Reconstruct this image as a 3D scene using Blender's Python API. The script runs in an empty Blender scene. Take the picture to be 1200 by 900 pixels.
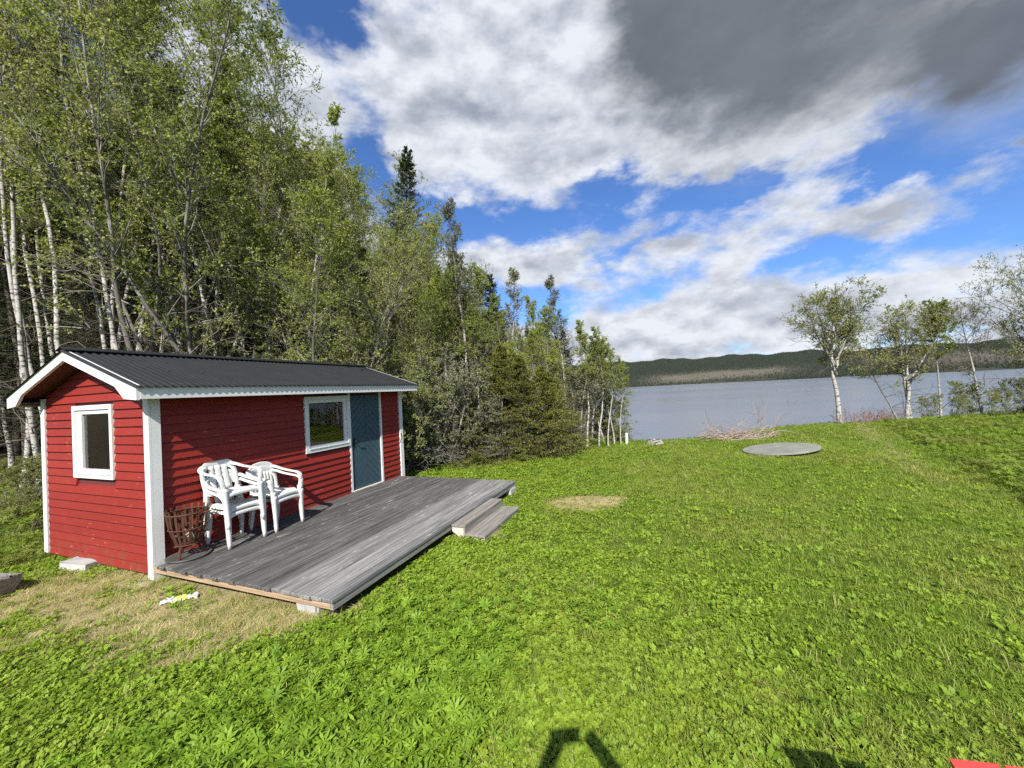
import bpy, math, random
import numpy as np
from mathutils import Vector, Matrix
R = math.radians
scene = bpy.context.scene
COL = scene.collection

# ------------------------------------------------------------------ camera
CAM_H = 1.8
cam = bpy.data.cameras.new('camera'); cam_o = bpy.data.objects.new('camera', cam); COL.objects.link(cam_o)
cam.sensor_width = 36.0; cam.lens = 36.0 * 455.0 / 1200.0
cam.clip_start = 0.02; cam.clip_end = 12000
cam_o.matrix_world = Matrix.Translation((0, 0, CAM_H)) @ Matrix.Rotation(R(91.0), 4, 'X') @ Matrix.Rotation(R(-2.9), 4, 'Z')
scene.camera = cam_o

# ------------------------------------------------------------------ view
vs = scene.view_settings
vs.view_transform = 'Standard'; vs.look = 'None'; vs.gamma = 1.0; vs.use_curve_mapping = False
vs.exposure = 0.85
scene.cycles.use_denoising = False; scene.cycles.use_adaptive_sampling = True; scene.cycles.adaptive_threshold = 0.022; scene.cycles.caustics_reflective = False; scene.cycles.caustics_refractive = False
scene.cycles.max_bounces = 4; scene.cycles.diffuse_bounces = 2; scene.cycles.transmission_bounces = 3
scene.cycles.transparent_max_bounces = 8; scene.cycles.glossy_bounces = 2
scene.cycles.sample_clamp_indirect = 6.0

# ------------------------------------------------------------------ node helper
class NT:
    def __init__(s, tree):
        s.t = tree; s.nodes = tree.nodes; s.links = tree.links
    def put(s, sock, v):
        if v is None: return
        if isinstance(v, bpy.types.NodeSocket): s.links.new(v, sock)
        else:
            if isinstance(v, (tuple, list)) and sock.type == 'RGBA' and len(v) == 3: v = (*v, 1)
            sock.default_value = v
    def n(s, typ, ins=None, **props):
        nd = s.nodes.new(typ)
        for k, v in props.items(): setattr(nd, k, v)
        for k, v in (ins or {}).items(): s.put(nd.inputs[k], v)
        return nd
    def m(s, op, a, b=None, c=None, clamp=False):
        nd = s.n('ShaderNodeMath', operation=op, use_clamp=clamp)
        s.put(nd.inputs[0], a); s.put(nd.inputs[1], b); s.put(nd.inputs[2], c)
        return nd.outputs[0]
    def vm(s, op, a, b=None, sc=None):
        nd = s.n('ShaderNodeVectorMath', operation=op)
        s.put(nd.inputs[0], a); s.put(nd.inputs[1], b)
        if sc is not None: s.put(nd.inputs['Scale'], sc)
        return nd.outputs[0]
    def mix(s, f, a, b, blend='MIX'):
        nd = s.n('ShaderNodeMix', data_type='RGBA', blend_type=blend)
        s.put(nd.inputs[0], f); s.put(nd.inputs[6], a); s.put(nd.inputs[7], b)
        return nd.outputs[2]
    def ss(s, x, lo, hi):   # smoothstep
        nd = s.n('ShaderNodeMapRange', interpolation_type='SMOOTHSTEP')
        s.put(nd.inputs[0], x); s.put(nd.inputs[1], lo); s.put(nd.inputs[2], hi)
        return nd.outputs[0]
    def noise(s, vec, scale, detail=4, rough=0.55, dist=0.0, color=False):
        nd = s.n('ShaderNodeTexNoise', {'Scale': scale, 'Detail': detail, 'Roughness': rough, 'Distortion': dist})
        s.put(nd.inputs['Vector'], vec)
        return nd.outputs[1 if color else 0]
    def scalev(s, vec, x, y, z):
        nd = s.n('ShaderNodeMapping'); s.put(nd.inputs['Vector'], vec); nd.inputs['Scale'].default_value = (x, y, z)
        return nd.outputs[0]

# ------------------------------------------------------------------ sun and sky
SUN_AZ, SUN_EL = 5.0, 40.8          # direction the light travels (azimuth from +Y towards +X), elevation
D = Vector((math.sin(R(SUN_AZ)) * math.cos(R(SUN_EL)), math.cos(R(SUN_AZ)) * math.cos(R(SUN_EL)), -math.sin(R(SUN_EL))))
sun = bpy.data.lights.new('sun', 'SUN'); sun_o = bpy.data.objects.new('sun', sun); COL.objects.link(sun_o)
sun.energy = 5.0; sun.angle = R(0.53); sun.color = (1.0, 0.95, 0.87)
sun_o.rotation_euler = D.to_track_quat('-Z', 'Y').to_euler(); sun_o.location = (0, -20, 30)

world = bpy.data.worlds.new('World'); scene.world = world; world.use_nodes = True
def build_world():
    world.node_tree.nodes.clear(); w = NT(world.node_tree)
    # cloud cover as a function of a direction in the sky
    g = bpy.data.node_groups.new('cloud_cover', 'ShaderNodeTree')
    g.interface.new_socket('Vector', in_out='INPUT', socket_type='NodeSocketVector')
    g.interface.new_socket('Cover', in_out='OUTPUT', socket_type='NodeSocketFloat')
    g.interface.new_socket('Dark', in_out='OUTPUT', socket_type='NodeSocketFloat')
    G = NT(g); gi = G.n('NodeGroupInput'); go = G.n('NodeGroupOutput')
    v = gi.outputs[0]
    sep = G.n('ShaderNodeSeparateXYZ'); G.put(sep.inputs[0], v)
    x, y, z = sep.outputs
    az = G.m('MULTIPLY', G.m('ARCTAN2', x, y), 57.2958)
    el = G.m('MULTIPLY', G.m('ARCSINE', z), 57.2958)
    zz = G.m('ADD', G.m('MAXIMUM', z, 0.0), 0.26)
    comb = G.n('ShaderNodeCombineXYZ'); G.put(comb.inputs[0], G.m('DIVIDE', x, zz)); G.put(comb.inputs[1], G.m('DIVIDE', y, zz)); comb.inputs[2].default_value = 3.7
    q = comb.outputs[0]
    warp = G.noise(q, 1.1, 2, 0.5, color=True)
    q2 = G.vm('ADD', q, G.vm('SCALE', G.vm('SUBTRACT', warp, (0.5, 0.5, 0.5)), sc=0.5))
    n1 = G.noise(q2, 1.15, 7, 0.56)
    iso = G.scalev(v, 1, 1, 1.9)
    n2 = G.noise(iso, 7.5, 6, 0.62)
    wob = G.noise(iso, 4.5, 5, 0.62, color=True)
    sw = G.n('ShaderNodeSeparateXYZ'); G.put(sw.inputs[0], wob)
    azw = G.m('ADD', az, G.m('MULTIPLY', G.m('SUBTRACT', sw.outputs[0], 0.5), 20))
    elw = G.m('ADD', el, G.m('MULTIPLY', G.m('SUBTRACT', sw.outputs[1], 0.5), 12))
    def blob(a0, e0, ra, re):
        dx = G.m('DIVIDE', G.m('SUBTRACT', azw, a0), ra); dy = G.m('DIVIDE', G.m('SUBTRACT', elw, e0), re)
        d = G.m('ADD', G.m('MULTIPLY', dx, dx), G.m('MULTIPLY', dy, dy))
        return G.m('EXPONENT', G.m('MULTIPLY', d, -1.0))
    c = G.m('ADD', n1, G.m('MULTIPLY', G.m('SUBTRACT', n2, 0.5), 0.40))
    c = G.m('ADD', c, 0.045)
    for (a0, e0, ra, re, wt) in CLOUD_BLOBS:
        c = G.m('ADD', c, G.m('MULTIPLY', blob(a0, e0, ra, re), wt))
    dark = blob(*DARK_BLOBS[0])
    for b in DARK_BLOBS[1:]: dark = G.m('ADD', dark, blob(*b))
    G.put(go.inputs[0], c); G.put(go.inputs[1], dark)
    tc = w.n('ShaderNodeTexCoord'); dirv = w.vm('NORMALIZE', tc.outputs['Generated'])
    def cov(vec):
        nd = w.n('ShaderNodeGroup', node_tree=g); w.put(nd.inputs[0], vec); return nd.outputs[0], nd.outputs[1]
    c0, dk = cov(dirv)
    def low(dz): return w.noise(w.scalev(w.vm('ADD', dirv, (0, 0, dz)), 1, 1, 1.9), 6.5, 5, 0.55)
    g0, g1 = low(0.0), low(0.03)
    alpha = w.ss(c0, 0.44, 0.63)
    thick = w.ss(c0, 0.58, 0.86)
    lit = w.m('ADD', 0.5, w.m('MULTIPLY', w.m('SUBTRACT', g0, g1), 2.8), clamp=True)
    shade = w.m('SUBTRACT', w.m('ADD', w.m('MULTIPLY', lit, 0.85), 0.38), w.m('MULTIPLY', thick, 0.28), clamp=True)
    white = (4.7, 4.9, 5.3); grey = (1.35, 1.62, 2.10); dgrey = (1.02, 1.15, 1.34)
    col = w.mix(shade, grey, white)
    dks = w.ss(dk, 0.08, 0.95)
    dtex = w.m('ADD', 1.0, w.m('ADD', w.m('MULTIPLY', w.m('SUBTRACT', g0, 0.5), 0.7), w.m('MULTIPLY', w.m('SUBTRACT', c0, 0.9), 0.35)))
    dcol = w.vm('SCALE', dgrey, sc=dtex)
    col = w.mix(dks, col, dcol)
    alpha = w.m('MAXIMUM', alpha, w.m('MULTIPLY', dks, 0.97))
    sky = w.n('ShaderNodeTexSky', sky_type='NISHITA', sun_disc=False)
    sky.sun_elevation = R(SUN_EL); sky.sun_rotation = R(180 + SUN_AZ); sky.air_density = 1.0; sky.dust_density = 0.4; sky.ozone_density = 2.0; sky.altitude = 300
    skyc = w.mix(1.0, sky.outputs[0], (0.48, 0.68, 1.0, 1), 'MULTIPLY')
    fin = w.mix(alpha, skyc, col)
    bg = w.n('ShaderNodeBackground', {'Strength': 0.1}); w.put(bg.inputs[0], fin)
    out = w.n('ShaderNodeOutputWorld'); w.links.new(bg.outputs[0], out.inputs[0])
    world.cycles.sampling_method = 'MANUAL'; world.cycles.sample_map_resolution = 512
CLOUD_BLOBS = [(-25, 43, 8, 3.5, -0.34), (-19, 29, 5, 7, -0.32), (-8, 24, 8, 2.5, -0.24), (6, 22.5, 8, 2.5, -0.17), (15, 27, 7, 2.6, -0.24), (27, 24, 9, 2.2, -0.24),
               (47, 21, 7, 2.2, -0.36), (22, 19.5, 9, 1.8, -0.16), (38, 14, 8, 1.6, -0.12), (-3, 38, 13, 8, 0.22), (8, 35, 9, 6, 0.14), (38, 36, 17, 9, 0.30), (6, 16.5, 13, 3, 0.12),
               (30, 8.5, 30, 3.5, 0.10), (46, 16, 10, 2.5, 0.10), (20, 2.0, 70, 3.0, 0.12)]
DARK_BLOBS = [(35, 35.5, 13, 9), (54, 28, 10, 6), (58, 17.5, 3, 2.0), (24, 43, 9, 7)]
build_world()

# ------------------------------------------------------------------ materials
MATS = {}
def newmat(name):
    m = bpy.data.materials.new(name); m.use_nodes = True; m.node_tree.nodes.clear(); MATS[name] = m
    t = NT(m.node_tree); out = t.n('ShaderNodeOutputMaterial'); return m, t, out
def principled(t, out, color, rough=0.6, metal=0.0, spec=0.4, normal=None, **kw):
    p = t.n('ShaderNodeBsdfPrincipled'); t.put(p.inputs['Base Color'], color); t.put(p.inputs['Roughness'], rough)
    p.inputs['Metallic'].default_value = metal; p.inputs['Specular IOR Level'].default_value = spec
    if normal is not None: t.links.new(normal, p.inputs['Normal'])
    for k, v in kw.items(): t.put(p.inputs[k], v)
    t.links.new(p.outputs[0], out.inputs[0]); return p
def bump(t, h, strength=0.3, dist=0.01):
    b = t.n('ShaderNodeBump', {'Strength': strength, 'Distance': dist}); t.put(b.inputs['Height'], h); return b.outputs[0]
def pos(t): return t.n('ShaderNodeNewGeometry').outputs['Position']
def objc(t): return t.n('ShaderNodeTexCoord').outputs['Object']
def isl(t): return t.n('ShaderNodeNewGeometry').outputs['Random Per Island']

def mat_plain(name, c, rough=0.6, metal=0.0, var=0.25, sc=6.0, bs=0.15, spec=0.4):
    m, t, o = newmat(name); p = objc(t)
    n = t.noise(p, sc, 5, 0.6)
    col = t.mix(n, tuple(x * (1 - var) for x in c), tuple(min(1, x * (1 + var)) for x in c))
    principled(t, o, col, rough, metal, spec, bump(t, t.noise(p, sc * 6, 4), bs, 0.004)); return m
def mat_leaf(name, c1, c2, c3=None, trans=0.4, nsc=0.6, rough=0.55):
    m, t, o = newmat(name)
    col = t.mix(isl(t), c1, c2)
    if c3:
        col = t.mix(t.ss(t.noise(pos(t), nsc, 3, 0.6), 0.42, 0.62), col, c3)
    oi = t.n('ShaderNodeObjectInfo').outputs['Random']
    col = t.mix(1.0, col, t.mix(oi, (0.78, 0.8, 0.78), (1.18, 1.12, 1.0)), 'MULTIPLY')
    p = t.n('ShaderNodeBsdfPrincipled'); t.put(p.inputs['Base Color'], col); p.inputs['Roughness'].default_value = rough; p.inputs['Specular IOR Level'].default_value = 0.25
    tr = t.n('ShaderNodeBsdfTranslucent'); t.put(tr.inputs[0], t.mix(1.0, col, (1.15, 1.2, 0.6), 'MULTIPLY'))
    mx = t.n('ShaderNodeMixShader', {0: trans}); t.links.new(p.outputs[0], mx.inputs[1]); t.links.new(tr.outputs[0], mx.inputs[2])
    t.links.new(mx.outputs[0], o.inputs[0]); return m

def mat_red():
    m, t, o = newmat('red_paint'); p = objc(t)
    n = t.m('ADD', t.m('MULTIPLY', t.noise(p, 3.0, 5, 0.6), 0.7), t.m('MULTIPLY', t.n('ShaderNodeObjectInfo').outputs['Random'], 0.4))
    col = t.mix(n, (0.155, 0.012, 0.008), (0.235, 0.020, 0.012))
    st = t.noise(t.scalev(p, 4, 4, 40), 1.3, 6, 0.62)
    col = t.mix(t.m('MULTIPLY', t.ss(st, 0.60, 0.76), 0.55), col, (0.18, 0.008, 0.012))
    pt = t.noise(p, 2.2, 3, 0.5)
    wear = t.m('MULTIPLY', t.ss(t.noise(t.scalev(p, 6, 6, 55), 1.0, 7, 0.7), 0.60, 0.70), t.ss(pt, 0.46, 0.60))
    col = t.mix(t.m('MULTIPLY', wear, 0.85), col, (0.50, 0.20, 0.18))
    sz = t.n('ShaderNodeSeparateXYZ'); t.put(sz.inputs[0], p)
    grime = t.m('MULTIPLY', t.ss(sz.outputs[2], 0.42, 0.05), t.ss(t.noise(p, 9, 5, 0.65), 0.42, 0.68))
    col = t.mix(t.m('MULTIPLY', grime, 0.55), col, (0.11, 0.055, 0.035))
    principled(t, o, col, 0.6, 0, 0.3, bump(t, t.noise(t.scalev(p, 3, 3, 60), 3, 5), 0.35, 0.004)); return m
def mat_white():
    m, t, o = newmat('white_paint'); p = objc(t)
    col = t.mix(t.noise(p, 5, 5), (0.58, 0.58, 0.56), (0.68, 0.68, 0.67))
    sm = t.m('MULTIPLY', t.ss(t.noise(p, 26, 6, 0.7), 0.60, 0.72), t.ss(t.noise(p, 3, 2), 0.45, 0.6))
    col = t.mix(t.m('MULTIPLY', sm, 0.65), col, (0.34, 0.32, 0.28))
    principled(t, o, col, 0.5, 0, 0.4, bump(t, t.noise(p, 30, 4), 0.15, 0.003)); return m
def mat_wood(name, ca, cb, cc, along='Y', island=False):
    m, t, o = newmat(name); p = objc(t)
    s = {'Y': (26, 1.1, 26), 'X': (1.1, 26, 26), 'Z': (26, 26, 1.1)}[along]
    g = t.noise(t.scalev(p, *s), 1.6, 7, 0.65)
    col = t.mix(t.ss(g, 0.30, 0.72), ca, cb)
    oi = t.n('ShaderNodeObjectInfo').outputs['Random']
    col = t.mix(1.0, col, t.mix(oi, (0.72, 0.72, 0.73), (1.22, 1.21, 1.18)), 'MULTIPLY')
    s2 = tuple(x * 2.2 for x in s)
    fl = t.m('MULTIPLY', t.ss(t.noise(t.scalev(p, *[x * (0.75 if x > 2 else 2.2) for x in s]), 1.6, 6, 0.72), 0.585, 0.66), t.ss(t.noise(p, 3.1, 3), 0.40, 0.58))
    col = t.mix(t.m('MULTIPLY', fl, 0.8), col, cc)
    principled(t, o, col, 0.75, 0, 0.25, bump(t, t.noise(t.scalev(p, *s2), 1.6, 6), 0.5, 0.004)); return m

def mat_birch():
    m, t, o = newmat('birch_bark'); p = objc(t)
    th = t.n('ShaderNodeAttribute', attribute_name='thick').outputs['Fac']
    base = t.mix(t.noise(p, 3, 4), (0.28, 0.265, 0.235), (0.52, 0.50, 0.465))
    dark = t.m('MULTIPLY', t.ss(t.noise(t.scalev(p, 5, 5, 14), 1.6, 5, 0.65), 0.50, 0.60), 0.9)
    len_ = t.m('MULTIPLY', t.ss(t.noise(t.scalev(p, 8, 8, 120), 1.0, 3), 0.62, 0.70), 0.6)
    base = t.mix(t.m('MAXIMUM', dark, len_), base, (0.055, 0.05, 0.045))
    twig = t.mix(t.noise(p, 4, 3), (0.075, 0.058, 0.045), (0.16, 0.14, 0.12))
    col = t.mix(t.ss(th, 0.012, 0.034), twig, base)
    principled(t, o, col, 0.75, 0, 0.2, bump(t, t.noise(p, 40, 4), 0.4, 0.01)); return m
def mat_greybark(name, c1, c2, pale=None):
    m, t, o = newmat(name); p = objc(t)
    col = t.mix(t.noise(t.scalev(p, 9, 9, 2.5), 2, 6, 0.65), c1, c2)
    if pale: col = t.mix(t.ss(t.noise(p, 2.4, 4, 0.6), 0.50, 0.62), col, pale)
    principled(t, o, col, 0.85, 0, 0.2, bump(t, t.noise(t.scalev(p, 30, 30, 6), 2, 5), 0.6, 0.015)); return m

mat_red(); mat_white()
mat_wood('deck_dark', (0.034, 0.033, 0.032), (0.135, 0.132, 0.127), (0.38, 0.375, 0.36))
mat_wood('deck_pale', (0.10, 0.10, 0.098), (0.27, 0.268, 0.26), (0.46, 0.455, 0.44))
mat_wood('grey_wood', (0.12, 0.115, 0.105), (0.27, 0.26, 0.24), (0.40, 0.38, 0.34))
mat_wood('step_wood', (0.17, 0.155, 0.135), (0.33, 0.31, 0.27), (0.44, 0.42, 0.38))
mat_wood('raw_wood', (0.24, 0.165, 0.105), (0.42, 0.31, 0.21), (0.34, 0.30, 0.25), along='X')
mat_wood('pale_wood', (0.42, 0.38, 0.32), (0.58, 0.54, 0.47), (0.30, 0.28, 0.25), along='X')
mat_wood('log_wood', (0.16, 0.15, 0.14), (0.36, 0.35, 0.33), (0.55, 0.54, 0.51), along='X')
mat_plain('roof_metal', (0.018, 0.019, 0.021), 0.55, 0.0, 0.3, 5.0, 0.1, 0.25)
mat_plain('concrete', (0.36, 0.355, 0.34), 0.9, 0, 0.3, 7, 0.6, 0.2)
mat_plain('slab', (0.19, 0.195, 0.165), 0.9, 0, 0.5, 4, 0.6, 0.2)
mat_plain('stone', (0.30, 0.29, 0.25), 0.9, 0, 0.3, 7, 0.6, 0.2)
mat_plain('plastic', (0.60, 0.60, 0.57), 0.42, 0, 0.10, 7, 0.05, 0.5)
mat_plain('rust', (0.085, 0.036, 0.022), 0.8, 0.2, 0.5, 22, 0.5, 0.3)
mat_plain('tray_metal', (0.10, 0.095, 0.09), 0.6, 0.4, 0.5, 12, 0.3)
mat_plain('black_metal', (0.015, 0.015, 0.017), 0.4, 0.6, 0.2)
mat_plain('door_paint', (0.036, 0.072, 0.095), 0.5, 0, 0.22, 5, 0.2)
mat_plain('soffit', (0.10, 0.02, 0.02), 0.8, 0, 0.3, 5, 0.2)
mat_plain('interior', (0.12, 0.11, 0.09), 0.9)
mat_plain('stick', (0.34, 0.29, 0.23), 0.8, 0, 0.4, 12, 0.3)
mat_plain('twig', (0.30, 0.22, 0.17), 0.85, 0, 0.4, 8, 0.2)
mat_plain('pile_twig', (0.30, 0.235, 0.19), 0.85, 0, 0.35, 8, 0.2)
mat_plain('red_twig', (0.22, 0.12, 0.10), 0.85, 0, 0.35, 8, 0.2)
mat_plain('rag_white', (0.42, 0.43, 0.42), 0.8, 0, 0.15)
mat_plain('rag_yellow', (0.62, 0.66, 0.10), 0.8, 0, 0.15)
mat_plain('red_furniture', (0.52, 0.045, 0.04), 0.45, 0, 0.12, 6, 0.15)
mat_plain('skin', (0.55, 0.36, 0.28), 0.6, 0, 0.1)
mat_plain('cloth_blue', (0.05, 0.06, 0.09), 0.9, 0, 0.2, 20)
mat_plain('hair', (0.09, 0.06, 0.04), 0.7)
mat_birch()
mat_greybark('grey_bark', (0.07, 0.062, 0.052), (0.19, 0.175, 0.155), (0.28, 0.27, 0.245))
mat_greybark('spruce_bark', (0.05, 0.04, 0.032), (0.12, 0.10, 0.085))
mat_leaf('birch_leaf', (0.210, 0.270, 0.042), (0.357, 0.401, 0.106), (0.265, 0.315, 0.083), 0.42)
mat_leaf('sallow_leaf', (0.210, 0.254, 0.060), (0.357, 0.378, 0.136), (0.249, 0.277, 0.106), 0.40)
mat_leaf('grey_leaf', (0.154, 0.176, 0.094), (0.297, 0.308, 0.209), (0.209, 0.226, 0.143), 0.35)
mat_leaf('yellow_leaf', (0.15, 0.19, 0.022), (0.23, 0.26, 0.05), None, 0.45)
mat_leaf('spruce_needle', (0.026, 0.042, 0.014), (0.055, 0.075, 0.022), None, 0.15, rough=0.6)
mat_leaf('young_spruce_needle', (0.112, 0.132, 0.024), (0.198, 0.205, 0.045), (0.132, 0.152, 0.032), 0.2, 1.2, rough=0.6)
mat_leaf('clover', (0.155, 0.262, 0.020), (0.272, 0.381, 0.043), (0.220, 0.306, 0.034), 0.38, 0.5)
mat_leaf('grass', (0.154, 0.243, 0.024), (0.255, 0.349, 0.051), (0.255, 0.310, 0.059), 0.38, 0.5)
mat_leaf('weed', (0.141, 0.254, 0.019), (0.234, 0.358, 0.040), None, 0.4)
mat_leaf('rough_grass', (0.121, 0.211, 0.020), (0.218, 0.296, 0.039), (0.184, 0.223, 0.046), 0.38, 0.7)
mat_leaf('straw', (0.437, 0.368, 0.172), (0.667, 0.586, 0.322), None, 0.25)
mat_leaf('litter', (0.14, 0.10, 0.06), (0.26, 0.21, 0.13), None, 0.2)
mat_leaf('dead_grass', (0.204, 0.227, 0.072), (0.432, 0.391, 0.156), None, 0.25)

def mat_glass():
    m, t, o = newmat('window_glass')
    fr = t.n('ShaderNodeFresnel', {'IOR': 1.52})
    gl = t.n('ShaderNodeBsdfGlossy', {'Color': (1, 1, 1, 1), 'Roughness': 0.015})
    tr = t.n('ShaderNodeBsdfTransparent', {'Color': (0.86, 0.9, 0.88, 1)})
    mx = t.n('ShaderNodeMixShader'); t.links.new(t.m('ADD', t.m('MULTIPLY', fr.outputs[0], 1.6), 0.03, clamp=True), mx.inputs[0])
    t.links.new(tr.outputs[0], mx.inputs[1]); t.links.new(gl.outputs[0], mx.inputs[2]); t.links.new(mx.outputs[0], o.inputs[0])
mat_glass()
def mat_water():
    m, t, o = newmat('water'); p = pos(t)
    h = t.noise(p, 0.05, 2, 0.5)
    gust = t.m("ADD", 0.17, t.m('MULTIPLY', t.ss(t.noise(t.scalev(p, 0.4, 1.6, 1), 0.012, 3, 0.5), 0.4, 0.65), 0.06))
    pr = principled(t, o, (0.075, 0.09, 0.11), gust, 0, 0.5, bump(t, h, 0.12, 0.5)); pr.inputs['IOR'].default_value = 1.333
mat_water()
def mat_ground():
    m, t, o = newmat('ground'); p = pos(t)
    at = lambda n: t.n('ShaderNodeAttribute', attribute_name=n).outputs['Fac']
    n = t.noise(p, 5, 6, 0.65)
    g = t.mix(n, (0.040, 0.065, 0.010), (0.10, 0.145, 0.020))
    dry = t.mix(t.noise(p, 14, 6, 0.7), (0.20, 0.16, 0.08), (0.40, 0.34, 0.19))
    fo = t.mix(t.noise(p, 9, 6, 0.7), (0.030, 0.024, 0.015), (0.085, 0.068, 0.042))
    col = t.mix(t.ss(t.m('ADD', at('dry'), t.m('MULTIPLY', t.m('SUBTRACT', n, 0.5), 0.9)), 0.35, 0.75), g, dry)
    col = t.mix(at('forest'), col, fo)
    principled(t, o, col, 0.95, 0, 0.1, bump(t, t.noise(p, 30, 6, 0.7), 0.8, 0.03))
mat_ground()
def mat_hill():
    m, t, o = newmat('hill'); p = pos(t)
    at = t.n('ShaderNodeAttribute', attribute_name='clear').outputs['Fac']
    n = t.noise(p, 0.02, 6, 0.65)
    dark = t.mix(n, (0.014, 0.020, 0.013), (0.028, 0.034, 0.018))
    cl = t.mix(t.noise(t.scalev(p, 0.5, 1.6, 1), 0.02, 6, 0.7), (0.05, 0.048, 0.036), (0.165, 0.145, 0.112))
    principled(t, o, t.mix(at, dark, cl), 0.95, 0, 0.1)
mat_hill()
mat_leaf('far_conifer', (0.012, 0.019, 0.016), (0.023, 0.031, 0.021), None, 0.1)  # slight blue mixed into the needle colour stands in for distance haze
mat_leaf('far_birch', (0.028, 0.040, 0.020), (0.052, 0.064, 0.030), None, 0.2)

# ------------------------------------------------------------------ mesh helpers
def tag(o, label=None, cat=None, group=None, kind=None):
    if label: o['label'] = label
    if cat: o['category'] = cat
    if group: o['group'] = group
    if kind: o['kind'] = kind
    return o
def link(name, data, parent=None, mat=None):
    o = bpy.data.objects.new(name, data); COL.objects.link(o)
    if parent is not None: o.parent = parent
    if mat and data is not None and not data.materials: data.materials.append(MATS[mat])
    return o
def empty(name, loc=(0, 0, 0), rz=0.0, label=None, cat=None, group=None):
    o = bpy.data.objects.new(name, None); COL.objects.link(o); o.location = loc; o.rotation_euler = (0, 0, rz)
    o.empty_display_size = 0.2
    return tag(o, label, cat, group)
def npmesh(name, V, F, mat=None, attr=None, smooth=False):
    """all faces of F have the same number of corners"""
    me = bpy.data.meshes.new(name); V = np.asarray(V, np.float32); F = np.asarray(F, np.int32)
    n, k = F.shape
    me.vertices.add(len(V)); me.vertices.foreach_set('co', V.ravel())
    me.loops.add(n * k); me.loops.foreach_set('vertex_index', F.ravel())
    me.polygons.add(n); me.polygons.foreach_set('loop_start', np.arange(0, n * k, k, dtype=np.int32))
    if smooth: me.polygons.foreach_set('use_smooth', np.ones(n, bool))
    for an, av in (attr or {}).items():
        a = me.attributes.new(an, 'FLOAT', 'POINT'); a.data.foreach_set('value', np.asarray(av, np.float32))
    me.update(calc_edges=True); me.validate()
    if mat: me.materials.append(MATS[mat])
    return me
class MB:
    def __init__(s): s.v = []; s.f = []
    def add(s, vs_, fs):
        n = len(s.v); s.v += [tuple(v) for v in vs_]; s.f += [tuple(i + n for i in f) for f in fs]; return s
    def box(s, x0, x1, y0, y1, z0, z1, c=0.0):
        if c <= 0:
            return s.add([(x, y, z) for z in (z0, z1) for y in (y0, y1) for x in (x0, x1)],
                         [(0, 2, 3, 1), (4, 5, 7, 6), (0, 1, 5, 4), (2, 6, 7, 3), (0, 4, 6, 2), (1, 3, 7, 5)])
        # chamfered along its top edges
        return s.add([(x0, y0, z0), (x1, y0, z0), (x1, y1, z0), (x0, y1, z0), (x0, y0, z1 - c), (x1, y0, z1 - c), (x1, y1, z1 - c), (x0, y1, z1 - c),
                      (x0 + c, y0 + c, z1), (x1 - c, y0 + c, z1), (x1 - c, y1 - c, z1), (x0 + c, y1 - c, z1)],
                     [(0, 3, 2, 1), (0, 1, 5, 4), (1, 2, 6, 5), (2, 3, 7, 6), (3, 0, 4, 7), (4, 5, 9, 8), (5, 6, 10, 9), (6, 7, 11, 10), (7, 4, 8, 11), (8, 9, 10, 11)])
    def prism(s, poly, vec):
        """poly: list of 3D points, extruded by vec"""
        n = len(poly); vec = Vector(vec); a = [Vector(p) for p in poly]; b = [p + vec for p in a]
        return s.add(a + b, [tuple(range(n - 1, -1, -1)), tuple(range(n, 2 * n))] + [(i, (i + 1) % n, n + (i + 1) % n, n + i) for i in range(n)])
    def tube(s, pts, rad, sides=8, cap=True):
        pts = [Vector(p) for p in pts]; rr = rad if isinstance(rad, (list, tuple)) else [rad] * len(pts)
        vs_ = []; N = len(pts)
        for i, p in enumerate(pts):
            t = (pts[min(i + 1, N - 1)] - pts[max(i - 1, 0)]).normalized()
            ref = Vector((0, 0, 1)) if abs(t.z) < 0.9 else Vector((1, 0, 0))
            u = t.cross(ref).normalized(); w = t.cross(u)
            for k in range(sides):
                a = 2 * math.pi * k / sides; vs_.append(p + rr[i] * (math.cos(a) * u + math.sin(a) * w))
        fs = [(i * sides + k, i * sides + (k + 1) % sides, (i + 1) * sides + (k + 1) % sides, (i + 1) * sides + k) for i in range(N - 1) for k in range(sides)]
        if cap: fs += [tuple(range(sides - 1, -1, -1)), tuple((N - 1) * sides + k for k in range(sides))]
        return s.add(vs_, fs)
    def ring(s, c, r, rad, n=28, sides=6, z=None):
        vs_ = []; fs = []
        for i in range(n):
            a = 2 * math.pi * i / n
            for k in range(sides):
                b = 2 * math.pi * k / sides
                vs_.append((c[0] + (r + rad * math.cos(b)) * math.cos(a), c[1] + (r + rad * math.cos(b)) * math.sin(a), c[2] + rad * math.sin(b)))
        for i in range(n):
            for k in range(sides):
                j = (i + 1) % n; l = (k + 1) % sides
                fs.append((i * sides + k, j * sides + k, j * sides + l, i * sides + l))
        return s.add(vs_, fs)
    def mesh(s, name, mat=None, smooth=False):
        me = bpy.data.meshes.new(name); me.from_pydata(s.v, [], s.f); me.update()
        import bmesh
        bm = bmesh.new(); bm.from_mesh(me); bmesh.ops.recalc_face_normals(bm, faces=bm.faces); bm.to_mesh(me); bm.free()
        if smooth: me.polygons.foreach_set('use_smooth', [True] * len(me.polygons))
        if mat: me.materials.append(MATS[mat])
        return me
    def build(s, name, mat, parent=None, smooth=False):
        return link(name, s.mesh(name, mat, smooth), parent)
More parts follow.
